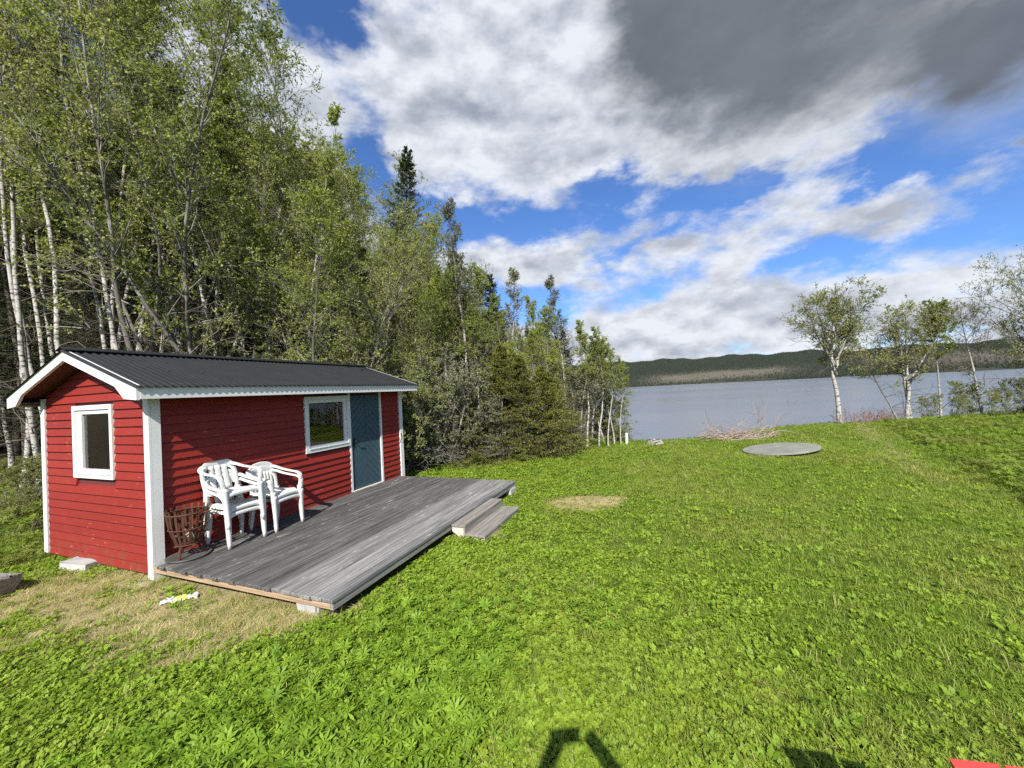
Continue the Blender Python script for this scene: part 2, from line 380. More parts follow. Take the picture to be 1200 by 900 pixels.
def catmull(P, n=6):
    P = [Vector(p) for p in P]; Q = [P[0] * 2 - P[1]] + P + [P[-1] * 2 - P[-2]]; out = []
    for i in range(1, len(Q) - 2):
        for k in range(n):
            t = k / n
            out.append(0.5 * ((2 * Q[i]) + (Q[i + 1] - Q[i - 1]) * t + (2 * Q[i - 1] - 5 * Q[i] + 4 * Q[i + 1] - Q[i + 2]) * t * t + (3 * Q[i] - Q[i - 1] - 3 * Q[i + 1] + Q[i + 2]) * t ** 3))
    return out + [P[-1]]
def sweep(mb, pts, w, th, side, n=6):
    """rounded flat band along a smooth path; side = local width direction; w, th may be lists"""
    P = catmull(pts, n); N = len(P); side = Vector(side)
    W = w if isinstance(w, (list, tuple)) else [w, w]; T = th if isinstance(th, (list, tuple)) else [th, th]
    vs_ = []; S = 8
    for i, p in enumerate(P):
        t = (P[min(i + 1, N - 1)] - P[max(i - 1, 0)]).normalized()
        sd = (side - t * side.dot(t)).normalized(); nm = t.cross(sd)
        f = i / (N - 1); f2 = f * (len(W) - 1); k = min(int(f2), len(W) - 2); ww = W[k] + (W[k + 1] - W[k]) * (f2 - k)
        f2 = f * (len(T) - 1); k = min(int(f2), len(T) - 2); tt = T[k] + (T[k + 1] - T[k]) * (f2 - k)
        for (a, b) in ((-1, -.5), (-.85, -1), (.85, -1), (1, -.5), (1, .5), (.85, 1), (-.85, 1), (-1, .5)):
            vs_.append(p + sd * (a * ww / 2) + nm * (b * tt / 2))
    fs = [(i * S + k, i * S + (k + 1) % S, (i + 1) * S + (k + 1) % S, (i + 1) * S + k) for i in range(N - 1) for k in range(S)]
    fs += [tuple(range(S - 1, -1, -1)), tuple((N - 1) * S + k for k in range(S))]
    return mb.add(vs_, fs)

# ------------------------------------------------------------------ terrain
rng = np.random.default_rng(7)
def sstep(x, a, b):
    t = np.clip((x - a) / (b - a), 0, 1); return t * t * (3 - 2 * t)
def waves(x, y):
    return 0.02 * np.sin(0.9 * x + 1.3) * np.cos(0.7 * y) + 0.012 * np.sin(2.1 * x + 0.6 * y) + 0.008 * np.sin(3.7 * y - 1.9 * x)
def shore(x, y):           # positive towards the lake
    d1 = y - (10.9 + 0.22 * np.clip(x, -2, 12.5) + 0.25 * np.sin(0.8 * x))
    d2 = (x - (0.17 * y + 1.25)) * 2.5
    return np.minimum(d1, d2)
def gh(x, y):
    x = np.asarray(x, float); y = np.asarray(y, float)
    d = shore(x, y)
    k = np.clip(d, 0, 30)
    drop = 0.42 * k * k / (k + 1.2)
    mound = 0.10 * np.exp(-(((x - 11) / 3.5) ** 2 + ((y - 12.4) / 2.0) ** 2))
    far = 0.012 * np.clip(-x - 6, 0, 40)
    return waves(x, y) * sstep(np.hypot(x + 3, y - 4), 1.0, 4.0) - np.clip(drop, 0, 4.6) + mound + far
WEED_A, WEED_B = np.array([12.241, 12.781]), np.array([7.0, 5.4])
def weedside(x, y):        # > 0 right of the mown path
    d = WEED_B - WEED_A; L = np.hypot(*d); return ((x - WEED_A[0]) * (-d[1]) + (y - WEED_A[1]) * d[0]) / L * 1.0
def forestm(x, y):
    # forest edge as a polyline in plan
    ex = np.array([-30, -12, -9, -7.5, -6.4, -5.2, -3.2, -2.2, -0.3, 1.6, 2.6, 3.6, 8]); ey = np.array([0.5, 4.3, 5.2, 5.8, 6.6, 8.4, 9.2, 9.1, 9.5, 10.4, 11.4, 13.0, 30])
    return sstep(y - np.interp(x, ex, ey) + 0.35 * np.sin(2.3 * x) * np.cos(1.1 * y), -0.2, 0.5)
def drym(x, y):
    e = lambda cx, cy, rx, ry, w: w * np.exp(-(((x - cx) / rx) ** 2 + ((y - cy) / ry) ** 2) ** 1.5)
    d = e(-3.6, 3.55, 1.9, 0.75, 0.75) + e(-2.2, 3.35, 0.9, 0.5, 0.6) + e(-4.9, 4.3, 1.2, 0.6, 0.5) + e(-2.7, 2.75, 0.5, 0.22, 0.5) + e(-0.28, 5.0, 0.22, 0.2, 0.7)
    d = d + e(1.04, 6.1, 0.66, 0.42, 1.2)
    ws = weedside(x, y)
    d = d + 0.52 * np.exp(-((ws + 0.75) / 0.5) ** 2) * sstep(y, 4.0, 8) + 0.16 * np.exp(-((ws + 2.3) / 0.4) ** 2)
    return np.clip(d, 0, 1.3)

def ground():
    xs = np.concatenate([-np.geomspace(400, 16, 26), np.arange(-15.5, 20, 0.16), np.geomspace(20.2, 400, 24)])
    ys = np.concatenate([-np.geomspace(60, 3, 8), np.arange(-2.5, 17, 0.16), np.geomspace(17.3, 400, 30)])
    X, Y = np.meshgrid(xs, ys); Z = gh(X, Y)
    nx, ny = len(xs), len(ys)
    V = np.stack([X, Y, Z], -1).reshape(-1, 3)
    i = np.arange(nx * ny).reshape(ny, nx)
    F = np.stack([i[:-1, :-1], i[:-1, 1:], i[1:, 1:], i[1:, :-1]], -1).reshape(-1, 4)
    x, y = V[:, 0], V[:, 1]
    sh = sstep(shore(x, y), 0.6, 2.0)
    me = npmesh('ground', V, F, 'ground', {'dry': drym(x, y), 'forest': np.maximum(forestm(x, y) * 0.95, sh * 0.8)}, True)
    tag(link('ground', me), kind='structure')
ground()
WATER_Z = -3.0
me = npmesh('lake', [(-1500, 8, WATER_Z), (3500, 8, WATER_Z), (3500, 3600, WATER_Z), (-1500, 3600, WATER_Z)], [(0, 1, 2, 3)], 'water')
tag(link('lake', me), kind='structure')

# far shore: a polar sheet of terrain
SIL_AZ = np.array([-60, 0, 16.7, 23.9, 30.9, 36.1, 41.5, 44.8, 47.8, 50.5, 53, 70, 95]); SIL_EL = np.array([3.4, 3.7, 3.65, 3.5, 3.4, 3.3, 3.0, 2.85, 2.85, 2.8, 2.6, 2.5, 2.3]) - 0.35
def hill_h(az, r):
    top = np.tan(np.radians(np.interp(az, SIL_AZ, SIL_EL))) * 2300 + 1.8
    r0 = 830 + 30 * np.sin(az * 0.35) + 15 * np.sin(az * 1.1)
    t = np.clip((r - r0) / (2300 - r0), 0, 1)
    h = WATER_Z - 1.5 + (top + 4.5) * np.clip(t, 0, 1) ** 0.95
    h = h + 5 * np.sin(az * 0.8 + r * 0.004) * t + 3 * np.sin(az * 2.3 - r * 0.007) * t
    return np.where(r > 2300, h - (r - 2300) * 0.02, h) - np.where(r < r0, 2, 0), t
def clearm(az, r, t):
    c = np.exp(-(((az - 27.5) / 8.5) ** 2) ** 2) * np.exp(-(((t - 0.10 - 0.004 * (az - 20)) / 0.09) ** 2))
    c2 = 0.8 * np.exp(-(((az - 50) / 7) ** 2)) * np.exp(-(((t - 0.26) / 0.2) ** 2))
    return np.clip(1.25 * c + c2, 0, 1)
def hills():
    az = np.linspace(-60, 95, 220); r = np.concatenate([np.linspace(760, 2300, 46), np.linspace(2400, 3500, 8)])
    A, Rr = np.meshgrid(az, r); Z, T = hill_h(A, Rr)
    V = np.stack([Rr * np.sin(np.radians(A)), Rr * np.cos(np.radians(A)), Z], -1).reshape(-1, 3)
    nx, ny = len(az), len(r); i = np.arange(nx * ny).reshape(ny, nx)
    F = np.stack([i[:-1, :-1], i[:-1, 1:], i[1:, 1:], i[1:, :-1]], -1).reshape(-1, 4)
    tag(link('far_hill', npmesh('far_hill', V, F, 'hill', {'clear': clearm(A, Rr, T).ravel()}, True)), kind='structure')
hills()

# ------------------------------------------------------------------ geometry-nodes scatter (stuff only)
def proto_collection(name, meshes):
    c = bpy.data.collections.new(name)
    for k, me in enumerate(meshes):
        o = bpy.data.objects.new('%s_%02d' % (name, k), me); c.objects.link(o)
    return c
def scatter(name, P, idx, scale, rotz, tilt, coll, label, cat):
    me = bpy.data.meshes.new(name); P = np.asarray(P, np.float32)
    me.vertices.add(len(P)); me.vertices.foreach_set('co', P.ravel())
    a = me.attributes.new('pick', 'INT', 'POINT'); a.data.foreach_set('value', np.asarray(idx, np.int32))
    a = me.attributes.new('size', 'FLOAT', 'POINT'); a.data.foreach_set('value', np.asarray(scale, np.float32))
    rot = np.stack([tilt[0], tilt[1], rotz], -1).astype(np.float32)
    a = me.attributes.new('turn', 'FLOAT_VECTOR', 'POINT'); a.data.foreach_set('vector', rot.ravel())
    o = link(name, me)
    ng = bpy.data.node_groups.new(name, 'GeometryNodeTree')
    ng.interface.new_socket('Geometry', in_out='INPUT', socket_type='NodeSocketGeometry')
    ng.interface.new_socket('Geometry', in_out='OUTPUT', socket_type='NodeSocketGeometry')
    g = NT(ng); gi = g.n('NodeGroupInput'); go = g.n('NodeGroupOutput')
    ci = g.n('GeometryNodeCollectionInfo', transform_space='RELATIVE'); ci.inputs[0].default_value = coll
    ci.inputs['Separate Children'].default_value = True; ci.inputs['Reset Children'].default_value = True
    def na(nm, dt): nd = g.n('GeometryNodeInputNamedAttribute', data_type=dt); nd.inputs[0].default_value = nm; return nd.outputs[0]
    ip = g.n('GeometryNodeInstanceOnPoints')
    g.links.new(gi.outputs[0], ip.inputs['Points']); g.links.new(ci.outputs[0], ip.inputs['Instance'])
    ip.inputs['Pick Instance'].default_value = True
    g.links.new(na('pick', 'INT'), ip.inputs['Instance Index'])
    g.links.new(na('turn', 'FLOAT_VECTOR'), ip.inputs['Rotation'])
    g.links.new(na('size', 'FLOAT'), ip.inputs['Scale'])
    g.links.new(ip.outputs[0], go.inputs[0])
    md = o.modifiers.new('scatter', 'NODES'); md.node_group = ng
    return tag(o, label, cat, kind='stuff')

def unit(v): return v / np.maximum(np.linalg.norm(v, axis=-1, keepdims=True), 1e-9)
def kites(C, dirv, nrm, L, W):
    """leaf-shaped quads: base C, tip along dirv"""
    s = unit(np.cross(dirv, nrm)); L = np.asarray(L)[:, None]; W = np.asarray(W)[:, None]
    V = np.stack([C, C + dirv * L * 0.55 + s * W / 2, C + dirv * L, C + dirv * L * 0.55 - s * W / 2], 1).reshape(-1, 3)
    return V, np.arange(len(V)).reshape(-1, 4)
def join(parts):
    V = []; F = []; n = 0
    for v, f in parts: V.append(v); F.append(np.asarray(f) + n); n += len(v)
    return np.concatenate(V), np.concatenate(F)

def tuft_clover(r, n=12, rad=0.05, hgt=0.034, leaf=0.0128):
    parts = []
    for k in range(n):
        a = r.uniform(0, 6.283); d = rad * math.sqrt(r.uniform(0, 1)); h = hgt * r.uniform(0.5, 1.2)
        base = np.array([d * math.cos(a), d * math.sin(a), h]); tl = unit(np.array([r.normal(0, .5), r.normal(0, .5) - 0.1, 1.0])); s = leaf * r.uniform(0.7, 1.3)
        a0 = r.uniform(0, 6.28)
        ds = []; 
        for j in range(3):
            b = a0 + j * 2.094; dv = np.array([math.cos(b), math.sin(b), 0]); dv = dv - tl * dv.dot(tl); ds.append(dv + tl * 0.12)
        ds = unit(np.array(ds)); parts.append(kites(np.repeat(base[None], 3, 0), ds, np.repeat(tl[None], 3, 0), np.full(3, s), np.full(3, s * 1.15)))
    return join(parts)
def blade_strip(base, dirh, L, w, lean, seg=3):
    """curved blade as quads (last one pinched)"""
    dirh = np.array(dirh); side = np.array([-dirh[1], dirh[0], 0]); V = []; 
    p = np.array(base, float); ang = 1.45 - lean * 0.35
    for i in range(seg + 1):
        ww = w * (1 - (i / seg) ** 1.5 * 0.9) / 2
        V += [p - side * ww, p + side * ww]
        p = p + (dirh * math.cos(ang) + np.array([0, 0, math.sin(ang)])) * L / seg; ang -= lean / seg
    return np.array(V), np.array([[2 * i, 2 * i + 1, 2 * i + 3, 2 * i + 2] for i in range(seg)])
def tuft_grass(r, n=15, rad=0.045, L=0.062, w=0.0042, lean=1.25):
    parts = []
    for k in range(n):
        a = r.uniform(0, 6.283); d = rad * math.sqrt(r.uniform(0, 1)); b = r.uniform(0, 6.283)
        parts.append(blade_strip((d * math.cos(a), d * math.sin(a), 0), (math.cos(b), math.sin(b), 0), L * r.uniform(0.5, 1.2), w * r.uniform(0.7, 1.3), lean * r.uniform(0.4, 1.5)))
    return join(parts)
def tuft_palm(r, n=5, rad=0.05, hgt=0.07, leaf=0.042):
    parts = []
    for k in range(n):
        a = r.uniform(0, 6.283); d = rad * math.sqrt(r.uniform(0, 1)); h = hgt * r.uniform(0.45, 1.15)
        c = np.array([d * math.cos(a), d * math.sin(a), h]); tl = unit(np.array([r.normal(0, .45) , r.normal(0, .45) - 0.1, 1.0])); s = leaf * r.uniform(0.6, 1.3); a0 = r.uniform(0, 6.28); m = 7
        ds = []
        for j in range(m):
            b = a0 + j * 2 * math.pi / m; dv = np.array([math.cos(b), math.sin(b), 0]); dv = dv - tl * dv.dot(tl); ds.append(dv + tl * r.uniform(-0.35, 0.45))
        ds = unit(np.array(ds)); parts.append(kites(np.repeat(c[None], m, 0), ds, np.repeat(tl[None], m, 0), s * r.uniform(0.75, 1.15, m), np.full(m, s * 0.27)))
        parts.append(blade_strip((0, 0, 0), unit(np.array([math.cos(a), math.sin(a), 0])), max(h, d) * 1.05, 0.003, 0.6, 2))
    return join(parts)
def tuft_oval(r, n=6, rad=0.03, leaf=0.055):
    parts = []
    for k in range(n):
        a = r.uniform(0, 6.283); dv = unit(np.array([math.cos(a), math.sin(a), r.uniform(0.25, 1.0)])); nm = unit(np.array([-dv[0] * dv[2], -dv[1] * dv[2], 1.0]))
        parts.append(kites(np.array([[0.01 * math.cos(a), 0.01 * math.sin(a), 0.012]]), dv[None], nm[None], [leaf * r.uniform(0.6, 1.2)], [leaf * 0.45]))
    return join(parts)
def tuft_straw(r, n=14, rad=0.07, L=0.13):
    parts = []
    for k in range(n):
        a = r.uniform(0, 6.283); d = rad * math.sqrt(r.uniform(0, 1)); b = r.normal(0.6, 0.8)
        v, f = blade_strip((d * math.cos(a), d * math.sin(a), r.uniform(0.002, 0.02)), (math.cos(b), math.sin(b), 0), L * r.uniform(0.4, 1.2), 0.0035, 1.4, 2)
        v = v.copy(); v[:, 2] *= 0.35; parts.append((v, f))
    return join(parts)

r_ = np.random.default_rng(11)
def protos(fn, k, mat, **kw): return [npmesh(mat + '_tuft', *fn(r_, **kw), mat) for _ in range(k)]
lawn_protos = (protos(tuft_clover, 4, 'clover') + protos(tuft_grass, 4, 'grass') + protos(tuft_palm, 4, 'weed') + protos(tuft_oval, 2, 'weed')
               + protos(tuft_straw, 3, 'straw') + protos(tuft_grass, 3, 'rough_grass', n=16, rad=0.05, L=0.11, w=0.0045, lean=1.2) + protos(tuft_grass, 2, 'dead_grass', n=14, rad=0.05, L=0.12, w=0.004, lean=1.5)
               + protos(tuft_palm, 2, 'rough_grass', n=9, rad=0.07, hgt=0.09, leaf=0.034))
CLO, GRA, PAL, OVA, STR, ROU, DEA, RPA = (0, 4), (4, 4), (8, 4), (12, 2), (14, 3), (17, 3), (20, 2), (22, 2)
lawn_coll = proto_collection('lawn_tuft', lawn_protos)

# ------------------------------------------------------------------ cabin frame of reference
CAB = Vector((-3.852, 4.097, 0.0)); CAB_RZ = R(-21.5)
_ca, _sa = math.cos(CAB_RZ), math.sin(CAB_RZ)
def cab_w(x, y): return (CAB.x + x * _ca - y * _sa, CAB.y + x * _sa + y * _ca)
def cab_l(x, y):
    dx, dy = x - CAB.x, y - CAB.y; return dx * _ca + dy * _sa, -dx * _sa + dy * _ca
L_, W_ = 4.25, 2.33
DECK_Z, DECK_L, DECK_W = 0.18, 4.14, 2.49

def lawn():
    r = np.random.default_rng(3); Ps = []
    for (r0, r1, dens) in ((0.7, 2.6, 1500), (2.6, 4.5, 1050), (4.5, 8, 620), (8, 13, 330), (13, 24, 170)):
        a0, a1 = -72, 68
        n = int(dens * 0.5 * math.radians(a1 - a0) * (r1 * r1 - r0 * r0))
        az = np.radians(r.uniform(a0, a1, n)); rr = np.sqrt(r.uniform(r0 * r0, r1 * r1, n))
        Ps.append(np.stack([rr * np.sin(az), rr * np.cos(az)], -1))
    P = np.concatenate(Ps); x, y = P[:, 0], P[:, 1]
    lx, ly = cab_l(x, y)
    keep = ~((lx < 0.02) & (lx > -W_ - 0.05) & (ly > 0.05) & (ly < L_)) & ~((lx > -0.05) & (lx < DECK_W + 0.03) & (ly > 0.06) & (ly < DECK_L - 0.1)) & ~((lx > 2.3) & (lx < 3.0) & (ly > 1.83) & (ly < 2.95))
    keep &= (shore(x, y) < 1.6) & (np.hypot(x - 6.42, y - 9.45) > 0.86)
    fo = forestm(x, y); keep &= (r.uniform(0, 1, len(x)) > fo * 0.88)
    P = P[keep]; x, y, fo = x[keep], y[keep], fo[keep]; n = len(x)
    dry = drym(x, y); ws = weedside(x, y); dist = np.hypot(x, y); u = r.uniform(0, 1, n)
    patch = 0.5 + 0.5 * np.sin(1.7 * x + 0.8 * np.sin(1.1 * y)) * np.cos(1.3 * y + 0.7 * np.sin(1.9 * x)) + r.normal(0, 0.12, n)
    def pick(rg): return rg[0] + r.integers(0, rg[1], n)
    # foreground has weeds with divided leaves on the left and centre, clover in the middle, grass on the right
    wz = np.clip(np.exp(-((dist - 1.9) / 1.1) ** 2) * (0.5 + 0.5 * np.clip(-x + 0.6, -1, 1)) * (0.35 + patch), 0, 0.9)
    gz = np.clip(0.50 + 0.17 * (x - 0.3) + 0.2 * (patch - .5), 0.25, 0.92)
    idx = np.where(u < wz * 0.75 * sstep(patch, .35, .75), pick(PAL), np.where(r.uniform(0, 1, n) < gz, pick(GRA), pick(CLO)))
    idx = np.where((r.uniform(0, 1, n) < 0.05) & (dist < 7), pick(OVA), idx)
    size = np.clip(np.exp(r.normal(-0.10, 0.24, n)), .5, 1.25) * np.where(dist > 8, 1.25, 1.0)
    idx = np.where(r.uniform(0, 1, n) < 0.006, pick(DEA), idx)
    size = np.where((idx >= PAL[0]) & (idx < OVA[0]), size * np.clip(1.15 - 0.06 * dist, 0.7, 1.1), size)
    dd = dry * (0.62 + 0.62 * (0.5 + 0.5 * np.sin(5.1 * x + 1.7 * np.sin(3.3 * y)) * np.cos(6.3 * y + 1.3 * np.sin(4.1 * x)))) + r.normal(0, 0.17, n)
    isd = dd > 0.52
    idx = np.where(isd, np.where(r.uniform(0, 1, n) < 0.5, pick(STR), np.where(r.uniform(0, 1, n) < .6, pick(DEA), pick(GRA))), idx)
    size = np.where(isd, size * 0.75, size)
    rough = (ws > 0.0 + r.normal(0, 0.12, n)) & (y > 3)
    idx = np.where(rough, np.where(r.uniform(0, 1, n) < 0.45, pick(RPA), pick(ROU)), idx); size = np.where(rough, size * 1.1, size)
    # unmown fringe along the cabin, the forest edge and the crest towards the lake
    lx, ly = cab_l(x, y)
    fringe = (fo > 0.12) | (shore(x, y) > 0.25) | ((lx < -W_ + 0.1) & (ly < 2.5) & (ly > -0.6) & (lx > -4.5))
    fr = fringe & (r.uniform(0, 1, n) < 0.75)
    idx = np.where(fr, np.where(r.uniform(0, 1, n) < 0.4, pick(RPA), np.where(r.uniform(0, 1, n) < 0.25, pick(DEA), pick(ROU))), idx); size = np.where(fr, r.uniform(0.6, 1.2, n), size)
    # keep tufts short beside the near edge of the deck
    z = gh(x, y) - 0.004
    tl = (r.normal(0, 0.12, n), r.normal(0, 0.12, n))
    scatter('lawn_grass', np.stack([x, y, z], -1), idx, size, r.uniform(0, 6.283, n), tl, lawn_coll,
            'mown lawn of clover, grass and weeds, straw yellow in dry patches', 'grass')
lawn()

# ------------------------------------------------------------------ cabin
def cabin():
    c = empty('cabin', CAB, CAB_RZ, 'small red clapboard cabin with white trim and black corrugated metal roof', 'cabin')
    E, G_ = 0.22, 0.20                                   # eave and gable overhang
    SL = 0.336; ZE = 1.99; XM = -W_ / 2
    zr = lambda x: ZE + SL * (E - x) if x > XM else ZE + SL * (x - (-W_ - E))
    XW, YW = -0.05, 0.03                                  # outer planes of the sheathing
    exp = 0.098
    gw = (-1.56, -0.70, 1.03, 1.88)                       # gable window x0 x1 z0 z1 (outer casing)
    lw = (1.93, 2.82, 1.00, 1.865)                        # long-wall window y0 y1 z0 z1
    dr = (2.86, 3.60, 0.20, 1.865)                        # door leaf
    # --- gable wall (faces -Y)
    m = MB()
    x0, x1 = -W_ + 0.02, -0.06; zt = 1.93; ox0, ox1, oz0, oz1 = gw[0] + .05, gw[1] - .05, gw[2] + .05, gw[3] - .05
    y0, y1 = YW + 0.012, YW + 0.10
    m.box(x0, ox0, y0, y1, 0.06, zt); m.box(ox1, x1, y0, y1, 0.06, zt); m.box(ox0, ox1, y0, y1, 0.06, oz0); m.box(ox0, ox1, y0, y1, oz1, zt)
    m.prism([(x0, y0, zt), (x1, y0, zt), (XM, y0, zr(XM) - 0.07)], (0, y1 - y0, 0))
    gwall = m.build('gable_wall', 'soffit', c)
    z = 0.055
    while z < 2.36:
        zb, zt_ = z, z + exp + 0.012
        def edge(zz): return (XM - (zr(XM) - 0.075 - zz) / SL, XM + (zr(XM) - 0.075 - zz) / SL)
        segs = [(x0, x1)]
        if zt_ > gw[2] + 0.005 and zb < gw[3] - 0.005: segs = [(x0, gw[0] + 0.012), (gw[1] - 0.012, x1)]
        for (a, b) in segs:
            lb, rb = edge(zb); lt, rt = edge(zt_)
            ab, bb, at, bt = max(a, lb), min(b, rb), max(a, lt), min(b, rt)
            if bb - ab < 0.05: continue
            if bt < at: at = bt = (at + bt) / 2
            m = MB(); j = random.uniform(-0.0015, 0.0015)
            m.add([(ab, YW + .012, zb), (bb, YW + .012, zb), (bb, YW - .020 + j, zb), (ab, YW - .020 + j, zb), (at, YW + .012, zt_), (bt, YW + .012, zt_), (bt, YW + .004, zt_), (at, YW + .004, zt_)],
                  [(0, 1, 2, 3), (4, 7, 6, 5), (0, 4, 5, 1), (3, 2, 6, 7), (0, 3, 7, 4), (1, 5, 6, 2)])
            m.build('siding_board', 'red_paint', gwall)
        z += exp
    # --- long wall (faces +X)
    m = MB(); xa, xb = XW - 0.10, XW - 0.012; zt = 1.99
    m.box(xa, xb, 0.12, lw[0] + .05, 0.06, zt); m.box(xa, xb, lw[0] + .05, lw[1] - .05, 0.06, lw[2] + .05); m.box(xa, xb, lw[0] + .05, lw[1] - .05, lw[3] - .05, zt)
    m.box(xa, xb, lw[1] - .05, dr[0] - .01, 0.06, zt); m.box(xa, xb, dr[0] - .01, dr[1] + .01, dr[3] + .01, zt); m.box(xa, xb, dr[0] - .01, dr[1] + .01, 0.06, dr[2]); m.box(xa, xb, dr[1] + .01, L_ - 0.02, 0.06, zt)
    lwall = m.build('long_wall', 'soffit', c)
    z = 0.055
    while z < 1.93:
        zb, zt_ = z, min(z + exp + 0.012, 1.985); ya, yb = 0.112, L_ - 0.09
        segs = [(ya, dr[0] - 0.045), (dr[1] + 0.045, yb)]
        if zt_ > lw[2] + 0.005 and zb < lw[3] - 0.005: segs = [(ya, lw[0] + 0.012), (dr[1] + 0.045, yb)]
        if zb > dr[3]: segs = [(ya, yb)]
        cut = []
        for (a, b) in segs:
            if b - a > 1.5 and random.random() < 0.6:
                k = random.uniform(a + .5, b - .5); cut += [(a, k - .0015), (k + .0015, b)]
            else: cut.append((a, b))
        segs = cut
        for (a, b) in segs:
            m = MB(); j = random.uniform(-0.0015, 0.0015)
            m.add([(XW - .012, a, zb), (XW - .012, b, zb), (XW + .020 + j, b, zb), (XW + .020 + j, a, zb), (XW - .012, a, zt_), (XW - .012, b, zt_), (XW - .004, b, zt_), (XW - .004, a, zt_)],
                  [(0, 3, 2, 1), (4, 5, 6, 7), (0, 1, 5, 4), (3, 7, 6, 2), (0, 4, 7, 3), (1, 2, 6, 5)])
            m.build('siding_board', 'red_paint', lwall)
        z += exp
    # --- back and far walls, floor, ceiling
    MB().box(-W_ + 0.02, -W_ + 0.10, 0.14, L_ - 0.02, 0.06, 1.97).build('back_wall', 'red_paint', c)
    m = MB(); ys = L_ - 0.10; m.box(-W_ + 0.12, XW - 0.12, ys, ys + 0.08, 0.06, 1.93); m.prism([(-W_ + 0.12, ys, 1.93), (XW - .12, ys, 1.93), (XM, ys, zr(XM) - .09)], (0, .08, 0)); m.build('end_wall', 'red_paint', c)
    MB().box(-W_ + 0.11, XW - 0.11, 0.14, L_ - 0.11, 0.07, 0.12).build('floor', 'interior', c)
    MB().box(-W_ + 0.11, XW - 0.11, 0.14, L_ - 0.11, 1.91, 1.925).build('inner_ceiling', 'interior', c)
    MB().box(-W_ + 0.03, -0.07, 0.05, 0.12, 0.025, 0.054).build('sill_beam', 'raw_wood', c)
    # --- corner boards
    for (a, b, y0, y1, zb) in ((-0.092, 0.0, 0.0, 0.022, 0.0), (-W_ - 0.01, -W_ + 0.085, 0.0, 0.022, 0.06)):
        MB().box(a, b, y0, y1, zb, zr(min(max(a, -W_), b)) - 0.07 if a < -1 else 1.97).build('corner_board', 'white_paint', c)
    MB().box(-0.028, 0.0, 0.0235, 0.108, 0.0, 1.965).build('corner_board', 'white_paint', c)
    MB().box(-0.048, -0.012, L_ - 0.088, L_ + 0.005, 0.02, 1.965).build('corner_board', 'white_paint', c)
    # --- gable window
    def window(parent, P, w, h, name_label=None, sub=0):
        """P(u, d, z): local mapping u along wall, d outwards"""
        def bx(mb, u0, u1, d0, d1, z0, z1):
            a = P(u0, d0, z0); b = P(u1, d1, z1)
            mb.box(min(a[0], b[0]), max(a[0], b[0]), min(a[1], b[1]), max(a[1], b[1]), z0, z1)
        win = MB(); cw = 0.052
        bx(win, 0, w, -.005, .030, h[0], h[0] + cw); bx(win, 0, w, -.005, .030, h[1] - cw, h[1]); bx(win, 0, cw, -.005, .029, h[0] + cw, h[1] - cw); bx(win, w - cw, w, -.005, .029, h[0] + cw, h[1] - cw)
        win = win.build('window', 'white_paint', parent)
        f = MB(); s0, s1 = cw + 0.002, w - cw - 0.002; z0, z1 = h[0] + cw + .002, h[1] - cw - .002; sw = 0.048; sl, sr = sub
        bx(f, s0, s1, -.03, .012, z0, z0 + sw); bx(f, s0, s1, -.03, .012, z1 - sw, z1); bx(f, s0, s0 + sl, -.03, .011, z0 + sw, z1 - sw); bx(f, s1 - sr, s1, -.03, .011, z0 + sw, z1 - sw)
        f.build('sash', 'white_paint', win)
        g = MB(); bx(g, s0 + sl - .004, s1 - sr + .004, -.017, -.013, z0 + sw - .004, z1 - sw + .004); g.build('pane', 'window_glass', win)
        s = MB(); bx(s, s0, s1, .0125, .040, z0 - .003, z0 + .014); s.build('sill', 'white_paint', win)
    window(c, lambda u, d, z: (gw[0] + u, YW - d - .004, z), gw[1] - gw[0], (gw[2], gw[3]), sub=(0.12, 0.03))
    window(c, lambda u, d, z: (XW + d + .004, lw[0] + u, z), lw[1] - lw[0], (lw[2], lw[3]), sub=(0.032, 0.06))
    # --- door with herringbone boards
    d = MB().box(XW - 0.035, XW - 0.018, dr[0], dr[1], dr[2], dr[3]).build('door', 'door_paint', c)
    mid = (dr[0] + dr[1]) / 2; bw = 0.088
    def clip(poly, axis, lim, keep_less):
        out = []
        for i in range(len(poly)):
            p, q = poly[i], poly[(i + 1) % len(poly)]
            pin = (p[axis] <= lim) if keep_less else (p[axis] >= lim); qin = (q[axis] <= lim) if keep_less else (q[axis] >= lim)
            if pin: out.append(p)
            if pin != qin:
                t = (lim - p[axis]) / (q[axis] - p[axis]); out.append((p[0] + t * (q[0] - p[0]), p[1] + t * (q[1] - p[1])))
        return out
    for side in (-1, 1):
        ya, yb = (dr[0] + .004, mid - .003) if side < 0 else (mid + .003, dr[1] - .004)
        st = bw * 1.414; k0 = dr[2] - 0.6
        while k0 < dr[3] + 0.1:
            sl = 1.0 if side < 0 else -1.0        # boards rise towards the middle
            f = lambda y: (y - dr[0]) if side < 0 else (dr[1] - y)
            poly = [(ya, k0 + f(ya)), (yb, k0 + f(yb)), (yb, k0 + f(yb) + st - .009), (ya, k0 + f(ya) + st - .009)]
            poly = clip(clip(poly, 1, dr[2] + .004, False), 1, dr[3] - .004, True) if True else poly
            if len(poly) >= 3:
                MB().prism([(XW - 0.018, p[0], p[1]) for p in poly], (0.014 + random.uniform(-.001, .001), 0, 0)).build('door_board', 'door_paint', d)
            k0 += st
    h = MB(); hy, hz = dr[0] + 0.07, 1.05
    h.box(XW - .0035, XW + .004, hy - .018, hy + .018, hz - .09, hz + .06); h.tube([(XW, hy, hz), (XW + .05, hy, hz)], .009, 8); h.tube([(XW + .045, hy - .005, hz), (XW + .05, hy + .06, hz - .004), (XW + .045, hy + .11, hz - .012)], [.009, .009, .007], 8)
    h.build('handle', 'black_metal', d, True)
